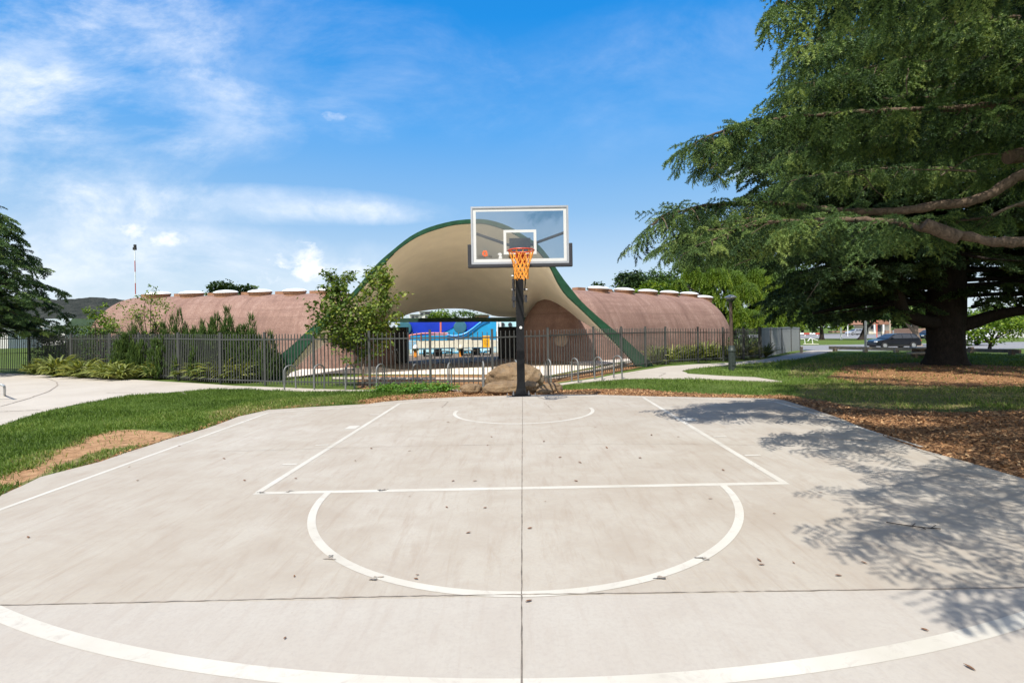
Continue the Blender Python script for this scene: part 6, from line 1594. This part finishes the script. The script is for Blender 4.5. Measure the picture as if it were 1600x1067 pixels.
z4 = G(1446, 532); car('parked_car', 'dark car half hidden between the pale pole and the big trunk', 'car', GX(ray(1452, 532)[0] * min(z4[1], 88), min(z4[1], 88)), R(15), 'car_dark')
# poles
def pole(name, label, px, y0, y1, r, mat, Y=None, cat='pole', extra=None):
    b = G(px, y1) if Y is None else GX(ray(px, y1)[0] * Y, Y); tp = P(px, y0, b[1])
    t = thing(name, label, cat, b)
    obj('pole', MB().tube([b, tp], r, 8), M[mat], t)
    obj('cap', MB().lathe(tp, [(r * 1.15, 0), (r * 1.15, .04), (r * .6, .06)], 8), M[mat], t)
    return t, b, tp
pole('sign_pole', 'pale grey street pole rising left of the dark car into the cedar', 1352.5, 470, 549.5, .055, 'galv')
pole('sign_pole', 'white pole just left of the massive cedar trunk', 1451.5, 508, 545, .06, 'white', 47)
pole('sign_pole', 'thin dark green pole behind the bonnet of the dark car', 1377, 508, 531, .06, 'lamp_green', 75)
pole('power_pole', 'tall pale pole standing in front of the tiled house', 1390.5, 500, 526, .13, 'timber_pale', 100)
pole('power_pole', 'short pale post beside the leaning trunk across the far road', 1324.5, 508, 517, .10, 'white', 120)
pole('power_pole', 'pinkish pole left of the tiled house porch', 1370, 500, 523, .10, 'coral', 105)
pole('bollard', 'short timber bollard at the end of the grey sheet fence', 1252.3, 543, 551.5, .07, 'timber_pale')
pole('bollard', 'pale short post across the far lawn between two trees', 1314, 512, 523.5, .14, 'white', 90)
# timber barrier along the road
def barrier(label, posts, rail, mat):
    t = thing('timber_barrier', label, 'barrier', G(*posts[0][:2])); 
    for px, yb, yt in posts:
        b = G(px, yb); h = P(px, yt, b[1])[2] - b[2]; obj('post', MB().box(b + np.array((0, 0, h / 2)), (.16, .16, h)), M[mat], t)
    for (a, b) in zip(rail[:-1], rail[1:]):
        Ya, Yb = G(a[0], a[2])[1], G(b[0], b[2])[1]; obj('rail', MB().bar(P(a[0], a[1], Ya), P(b[0], b[1], Yb), .12, .16), M[mat], t)
barrier('weathered low timber barrier right of the big trunk along the road', [(1506.5, 550.5, 544), (1517, 551, 542), (1581, 554.5, 545.5)], [(1500, 546.4, 550.5), (1517, 547, 551), (1581, 548.6, 554.5), (1594, 549.4, 555)], 'timber')
barrier('pale low timber barrier left of the dark car along the road', [(1304.8, 549, 541), (1352, 550, 542.5), (1400, 551, 543.6)], [(1295, 543.2, 549), (1304.8, 543.4, 549), (1352, 544.3, 550), (1400, 545.3, 551), (1424, 545.8, 551.5)], 'timber_pale')
# picnic table
b = G(1440, 556.5); s_ = b[1] / F
t = thing('picnic_table', 'timber picnic table with bench half hidden by the big cedar trunk', 'picnic table', b)
def ptb(px, py): return P(px, py, b[1])[2]
tz = ptb(1436, 543.5); x0, x1 = P(1421, 544, b[1])[0], P(1462, 544, b[1])[0]
for k in range(4): obj('table_board', MB().box(((x0 + x1) / 2, b[1] - .3 + .2 * k, tz), (x1 - x0, .18, .05)), M['timber_pale'], t)
for x in (x0 + .35, x1 - .35): obj('leg', MB().box((x, b[1], (tz + b[2]) / 2), (.16, .5, tz - b[2] - .05)), M['timber'], t)
bz = ptb(1412, 550.5); bx0, bx1 = P(1408, 551, b[1] - .3)[0], P(1450, 551, b[1] - .3)[0]
bench = obj('bench', MB().box(((bx0 + bx1) / 2, b[1] - .75, bz), (bx1 - bx0, .28, .06)), M['timber_pale'], t)
for x in (bx0 + .2, bx1 - .2): obj('leg', MB().box((x, b[1] - .75, (bz + b[2]) / 2 - .02), (.12, .2, bz - b[2])), M['timber'], t)
# white frame on the far lawn
b = G(1266, 538); t = thing('playground_frame', 'white tubular frame on the far sunny lawn', 'playground frame', b); Yf = b[1]
for l in ([(1251, 530), (1257, 530), (1258, 537.5)], [(1262, 533), (1266, 528.5), (1269, 530), (1270, 537.5)], [(1266, 528.5), (1278, 532)]): obj('tube', MB().tube([P(x, y, Yf) for x, y in l], .055, 6), M['white'], t)
obj('base_rail', MB().tube([P(1255, 537.6, Yf), P(1279, 537.8, Yf)], .06, 6), M['cream'], t)
t = thing('road_barrier', 'red and white road barrier at the far left end of the street', 'barrier', gpx(1260, 130))
for k in range(5): px_box(1238 + 9 * k, 1247 + 9 * k, 519.8, 522.8, 130, .15, 'red' if k % 2 == 0 else 'white', 'board', t)
for px in (1242, 1258, 1277): px_box(px - .5, px + .5, 522.8, 527, 130, .1, 'white', 'leg', t)
# parkland trunks and crowns across the road
def park_tree(label, base_px, crown, Y, r, n, mat='leaf_mid', lean=0, bark='bark_dark', size=.5, name='park_tree'):
    b = GX(ray(*base_px)[0] * Y, Y)
    b2 = b.copy()
    return px_tree(name, label, 'tree', b, px_lobes(crown, Y), n, size, mat, r, 'park trees across the road', bark=bark, split=.45, clump=10, sig=.2, inner=.2)
park_tree('forked park tree on the far lawn left of the pale pole', (1284, 531), [(1284, 490, 34, 14), (1260, 498, 24, 12), (1310, 496, 26, 12), (1280, 475, 44, 18)], 92, .42, 3000)
park_tree('leaning dark park trunk just left of the pale pole', (1347, 533), [(1362, 492, 24, 12), (1345, 485, 40, 16), (1380, 488, 22, 12)], 88, .60, 2600, 'leaf_dark')
park_tree('pale barked park trunk behind the dark car', (1433, 541), [(1432, 486, 30, 14), (1415, 492, 20, 10), (1450, 488, 24, 14)], 58, .46, 2600, 'leaf_mid', bark='bark_pale', size=.35)
px_tree('street_tree', 'light green broadleaf branch tree in front of the white van', 'tree', gpx(1545, 46), px_lobes([(1530, 512, 30, 16), (1550, 502, 36, 18), (1512, 522, 16, 10), (1540, 528, 24, 10), (1580, 512, 30, 16), (1518, 534, 10, 6), (1610, 505, 40, 24)], 46), 2600, .27, 'leaf_bright', .16, clump=8, sig=.22, inner=.2)
far = [(1255, 492, 70, 22, 150, 'leaf_mid'), (1320, 496, 60, 16, 170, 'leaf_bright'), (1200, 495, 50, 22, 120, 'leaf_bright'), (1420, 490, 60, 22, 165, 'leaf_dark'), (1480, 492, 60, 24, 150, 'leaf_mid'), (1560, 492, 60, 28, 130, 'leaf_mid'), (1640, 488, 70, 34, 110, 'leaf_bright'), (1385, 486, 50, 24, 180, 'leaf_mid'), (1590, 515, 26, 16, 100, 'leaf_bright'), (1150, 498, 40, 18, 110, 'leaf_dark')]
side = ['behind the grey sheet fence', 'left of the leaning trunk', 'behind the bright weeping tree', 'over the brick front fence', 'right behind the big cedar trunk', 'over the white paling fence', 'largest at the right edge', 'over the tiled house', 'bushy and low above the paling fence', 'farthest left behind the right vault']
for (px, py, rx, ry, Y, mt), sd in zip(far, side):
    lb = px_lobes([(px, py, rx * .6, ry * .7), (px - rx * .5, py + ry * .3, rx * .45, ry * .6), (px + rx * .5, py + ry * .25, rx * .45, ry * .6), (px, py - ry * .4, rx * .4, ry * .5), (px - rx * .2, py + ry * .7, rx * .6, ry * .4)], Y)
    px_tree('distant_tree', 'distant street tree, %s' % sd, 'tree', gpx(px, Y), lb, 2400, .0065 * Y, mt, .4, 'distant street trees', clump=10, sig=.2, inner=.2)
# houses and front fences
t = thing('tiled_house', 'cream house with a terracotta roof and porch across the far road', 'house', gpx(1372, 140))
px_prism([(1355, 507), (1366, 500), (1384, 500), (1394, 507)], 140, 8, 'tile', 'roof', t); px_box(1358, 1391, 507, 522, 141, 6, 'cream', 'wall', t)
px_box(1372, 1377, 508, 518, 140.6, .3, 'window', 'window', t); px_box(1362, 1366, 509, 514, 140.6, .3, 'window', 'window', t)
for px in (1367, 1381): px_box(px - .7, px + .7, 507, 520, 139.2, .3, 'white', 'porch_post', t)
o = px_box(1296, 1338, 516.5, 520, 150, .6, 'brick', 'brick_fence', None); tag(o, 'low orange brick front fence across the far road', 'fence')
o = px_box(1384, 1396, 516, 523, 120, .5, 'brick', 'brick_fence', None); tag(o, 'short red brick fence pier right of the tiled house', 'fence')
o = px_box(1396, 1416, 515.5, 523, 119, .3, 'sheet', 'panel_fence', None); tag(o, 'pale grey panel fence right of the brick pier', 'fence')
t = thing('paling_fence', 'long white paling fence at the right edge across the road', 'fence', gpx(1580, 86))
a, b = GX(ray(1556, 528)[0] * 88, 88), GX(ray(1690, 531)[0] * 80, 80)
mb = MB(); nn_ = 60
for k in range(nn_): q_ = a + (b - a) * (k + .5) / nn_; mb.box(q_ + np.array((0, 0, .75)), (np.linalg.norm(b - a) / nn_ * .86, .03, 1.5 + .03 * rng.normal()), rz=math.atan2(*(b - a)[[1, 0]]))
obj('palings', mb, M['render_white'], t); obj('rail', MB().bar(a + np.array((0, -.04, 1.2)), b + np.array((0, -.04, 1.2)), .04, .08), M['render_white'], t)
o = px_box(1424, 1446, 513, 524, 110, 5, 'brick', 'brick_house', None); tag(o, 'red brick house wall glimpsed behind the pale barked trunk', 'house')

# ================================================================== SKY, SUN, CAMERA
SHX, SHY = 0.25, 0.55
to_sun = Vector((-SHX, -SHY, 1.0)).normalized()
sun = bpy.data.lights.new('sun', 'SUN'); sun.energy = 4.7; sun.angle = R(0.3); sun.color = (1.0, 0.955, 0.88)
so = bpy.data.objects.new('sun', sun); COL.objects.link(so); so.location = (0, 0, 40)
so.rotation_euler = to_sun.to_track_quat('Z', 'Y').to_euler()

w = bpy.data.worlds.new('World'); scene.world = w; w.use_nodes = True
nt = w.node_tree; bg = nt.nodes['Background']
sky = nt.nodes.new('ShaderNodeTexSky'); sky.sky_type = 'NISHITA'; sky.sun_disc = False
sky.sun_elevation = math.asin(to_sun.z); sky.sun_rotation = math.atan2(to_sun.x, to_sun.y) % (2 * math.pi)
sky.altitude = 600; sky.air_density = 1.0; sky.dust_density = 0.6; sky.ozone_density = 2.0
hs = N(nt, 'ShaderNodeHueSaturation', Saturation=1.2, Value=1.0); nt.links.new(sky.outputs[0], hs.inputs['Color'])
tc = nt.nodes.new('ShaderNodeTexCoord'); sp = nt.nodes.new('ShaderNodeSeparateXYZ'); nt.links.new(tc.outputs['Generated'], sp.inputs[0])
sky_ramp = ramp(nt, sp.outputs['Z'], [(0.0, (.76, .85, .94)), (0.10, (.62, .78, .94)), (0.22, (.31, .58, .92)), (0.36, (.11, .44, .96)), (0.52, (.010, .31, .89)), (0.9, (.01, .15, .58))])
sky_gain = mixc(nt, 1.0, sky_ramp, (7.2, 7.2, 7.2), 'MULTIPLY')
col = mixc(nt, 0.85, hs.outputs['Color'], sky_gain)
def mth(op, a, b=None, c=None, clamp=False):
    n = N(nt, 'ShaderNodeMath', operation=op); n.use_clamp = clamp
    for i, v in enumerate((a, b, c)):
        if v is None: continue
        if hasattr(v, 'links'): nt.links.new(v, n.inputs[i])
        else: n.inputs[i].default_value = v
    return n.outputs[0]
# heading and elevation of the sky direction; clouds live at fixed headings
ay = mth('MAXIMUM', mth('ABSOLUTE', sp.outputs['Y']), 0.08)
U = mth('DIVIDE', sp.outputs['X'], ay); W_ = mth('DIVIDE', sp.outputs['Z'], ay)
cv = nt.nodes.new('ShaderNodeCombineXYZ'); nt.links.new(U, cv.inputs[0]); nt.links.new(W_, cv.inputs[1]); nt.links.new(sp.outputs['Y'], cv.inputs[2])
mp = N(nt, 'ShaderNodeMapping'); mp.inputs['Rotation'].default_value = (0, 0, R(24)); mp.inputs['Scale'].default_value = (2.6, 5.0, 0.0); nt.links.new(cv.outputs[0], mp.inputs['Vector'])
wisp = noise(nt, 1.0, 10, 0.66, mp.outputs['Vector'], 0.25)
mp2 = N(nt, 'ShaderNodeMapping'); mp2.inputs['Scale'].default_value = (1.0, 1.6, 0.0); nt.links.new(cv.outputs[0], mp2.inputs['Vector'])
puff = noise(nt, 22.0, 8, 0.6, mp2.outputs['Vector'], 0.3)
front = ramp(nt, sp.outputs['Y'], [(0.0, 0.0), (0.05, 1.0)])
def blob(px, py, rx, ry, ang=0.0):
    d = ray(px, py); cx, cz = d[0], d[2]
    du = mth('SUBTRACT', U, cx); dw = mth('SUBTRACT', W_, cz); c_, s_ = math.cos(ang), math.sin(ang)
    a = mth('MULTIPLY', mth('ADD', mth('MULTIPLY', du, c_), mth('MULTIPLY', dw, s_)), F / rx); b = mth('MULTIPLY', mth('SUBTRACT', mth('MULTIPLY', dw, c_), mth('MULTIPLY', du, s_)), F / ry)
    return mth('SUBTRACT', 1.0, mth('ADD', mth('MULTIPLY', a, a), mth('MULTIPLY', b, b)))
tot = None
for px, py, rx, ry, ang, amt in ((25, 75, 150, 90, -.5, .75), (50, 215, 220, 85, -.25, .75), (210, 10, 130, 70, -.4, .7), (310, 185, 130, 55, -.2, .55), (420, 60, 300, 110, -.3, .16), (540, 90, 230, 90, -.4, .12), (400, 318, 240, 24, -.06, .6), (545, 332, 110, 14, -.06, .4), (545, 190, 60, 26, -.3, .25), (120, 385, 300, 50, -.05, .55), (150, 440, 420, 60, 0, .5), (1080, 120, 260, 80, .3, .14), (1000, 60, 180, 50, .2, .10)):
    m_ = ramp(nt, mth('ADD', blob(px, py, rx * 1.35, ry * 1.35, ang), mth('MULTIPLY', mth('SUBTRACT', wisp, .5), 1.6)), [(0.0, 0.0), (1.0, 1.0)])
    v = mth('MULTIPLY', mth('MULTIPLY', m_, amt), ramp(nt, wisp, [(0.36, 0.0), (0.78, 1.0)]))
    tot = v if tot is None else mth('ADD', tot, v)
for px, py, rx, ry, amt in ((470, 411, 56, 30, .95), (510, 424, 110, 22, .7), (209, 364, 26, 16, .85), (263, 374, 32, 13, .8), (520, 181, 22, 9, .5), (1158, 272, 44, 14, .9)):
    m_ = mth('ADD', blob(px, py, rx, ry), mth('MULTIPLY', mth('SUBTRACT', puff, .56), 4.6))
    v = mth('MULTIPLY', ramp(nt, mth('MULTIPLY', m_, .55), [(0.0, 0.0), (1.0, 1.0)]), amt); tot = mth('ADD', tot, v)
tot = mth('MULTIPLY', tot, front)
# the sky behind the camera: broken white cloud, as the backboard shows, brightened to add fill light
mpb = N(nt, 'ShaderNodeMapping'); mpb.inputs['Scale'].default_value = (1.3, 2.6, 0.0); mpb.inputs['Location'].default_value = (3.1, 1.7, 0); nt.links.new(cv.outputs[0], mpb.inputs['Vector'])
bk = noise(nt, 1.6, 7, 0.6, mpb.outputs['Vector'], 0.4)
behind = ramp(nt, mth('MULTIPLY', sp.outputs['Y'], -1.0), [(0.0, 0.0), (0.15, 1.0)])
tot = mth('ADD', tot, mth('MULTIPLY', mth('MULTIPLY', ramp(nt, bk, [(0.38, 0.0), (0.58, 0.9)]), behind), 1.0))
up_ = ramp(nt, sp.outputs['Z'], [(0.0, 1.0), (0.9, 0.35)])
tot = mth('MINIMUM', mth('MAXIMUM', tot, 0.0), 0.97)
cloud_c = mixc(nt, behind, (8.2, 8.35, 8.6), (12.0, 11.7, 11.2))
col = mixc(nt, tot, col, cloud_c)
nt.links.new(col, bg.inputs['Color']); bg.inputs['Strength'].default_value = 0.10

cam = bpy.data.cameras.new('camera'); co = bpy.data.objects.new('camera', cam); COL.objects.link(co); scene.camera = co
cam.sensor_width = 36; cam.sensor_fit = 'HORIZONTAL'; cam.lens = F / 1600 * 36
cam.shift_x = (800 - CX) / 1600; cam.shift_y = -(533.5 - CY) / 1600
cam.clip_start = 0.05; cam.clip_end = 5000
co.matrix_world = Matrix(((ca, sa, 0, 0), (0, 0, -1, 0), (-sa, ca, 0, CZ), (0, 0, 0, 1)))

scene.view_settings.view_transform = 'Standard'; scene.view_settings.look = 'None'; scene.view_settings.gamma = 1.0; scene.view_settings.exposure = 0.48
scene.render.engine = 'CYCLES'
cy = scene.cycles
cy.max_bounces = 8; cy.diffuse_bounces = 4; cy.glossy_bounces = 3; cy.transmission_bounces = 4; cy.transparent_max_bounces = 8
cy.use_denoising = True
cy.caustics_reflective = False; cy.caustics_refractive = False
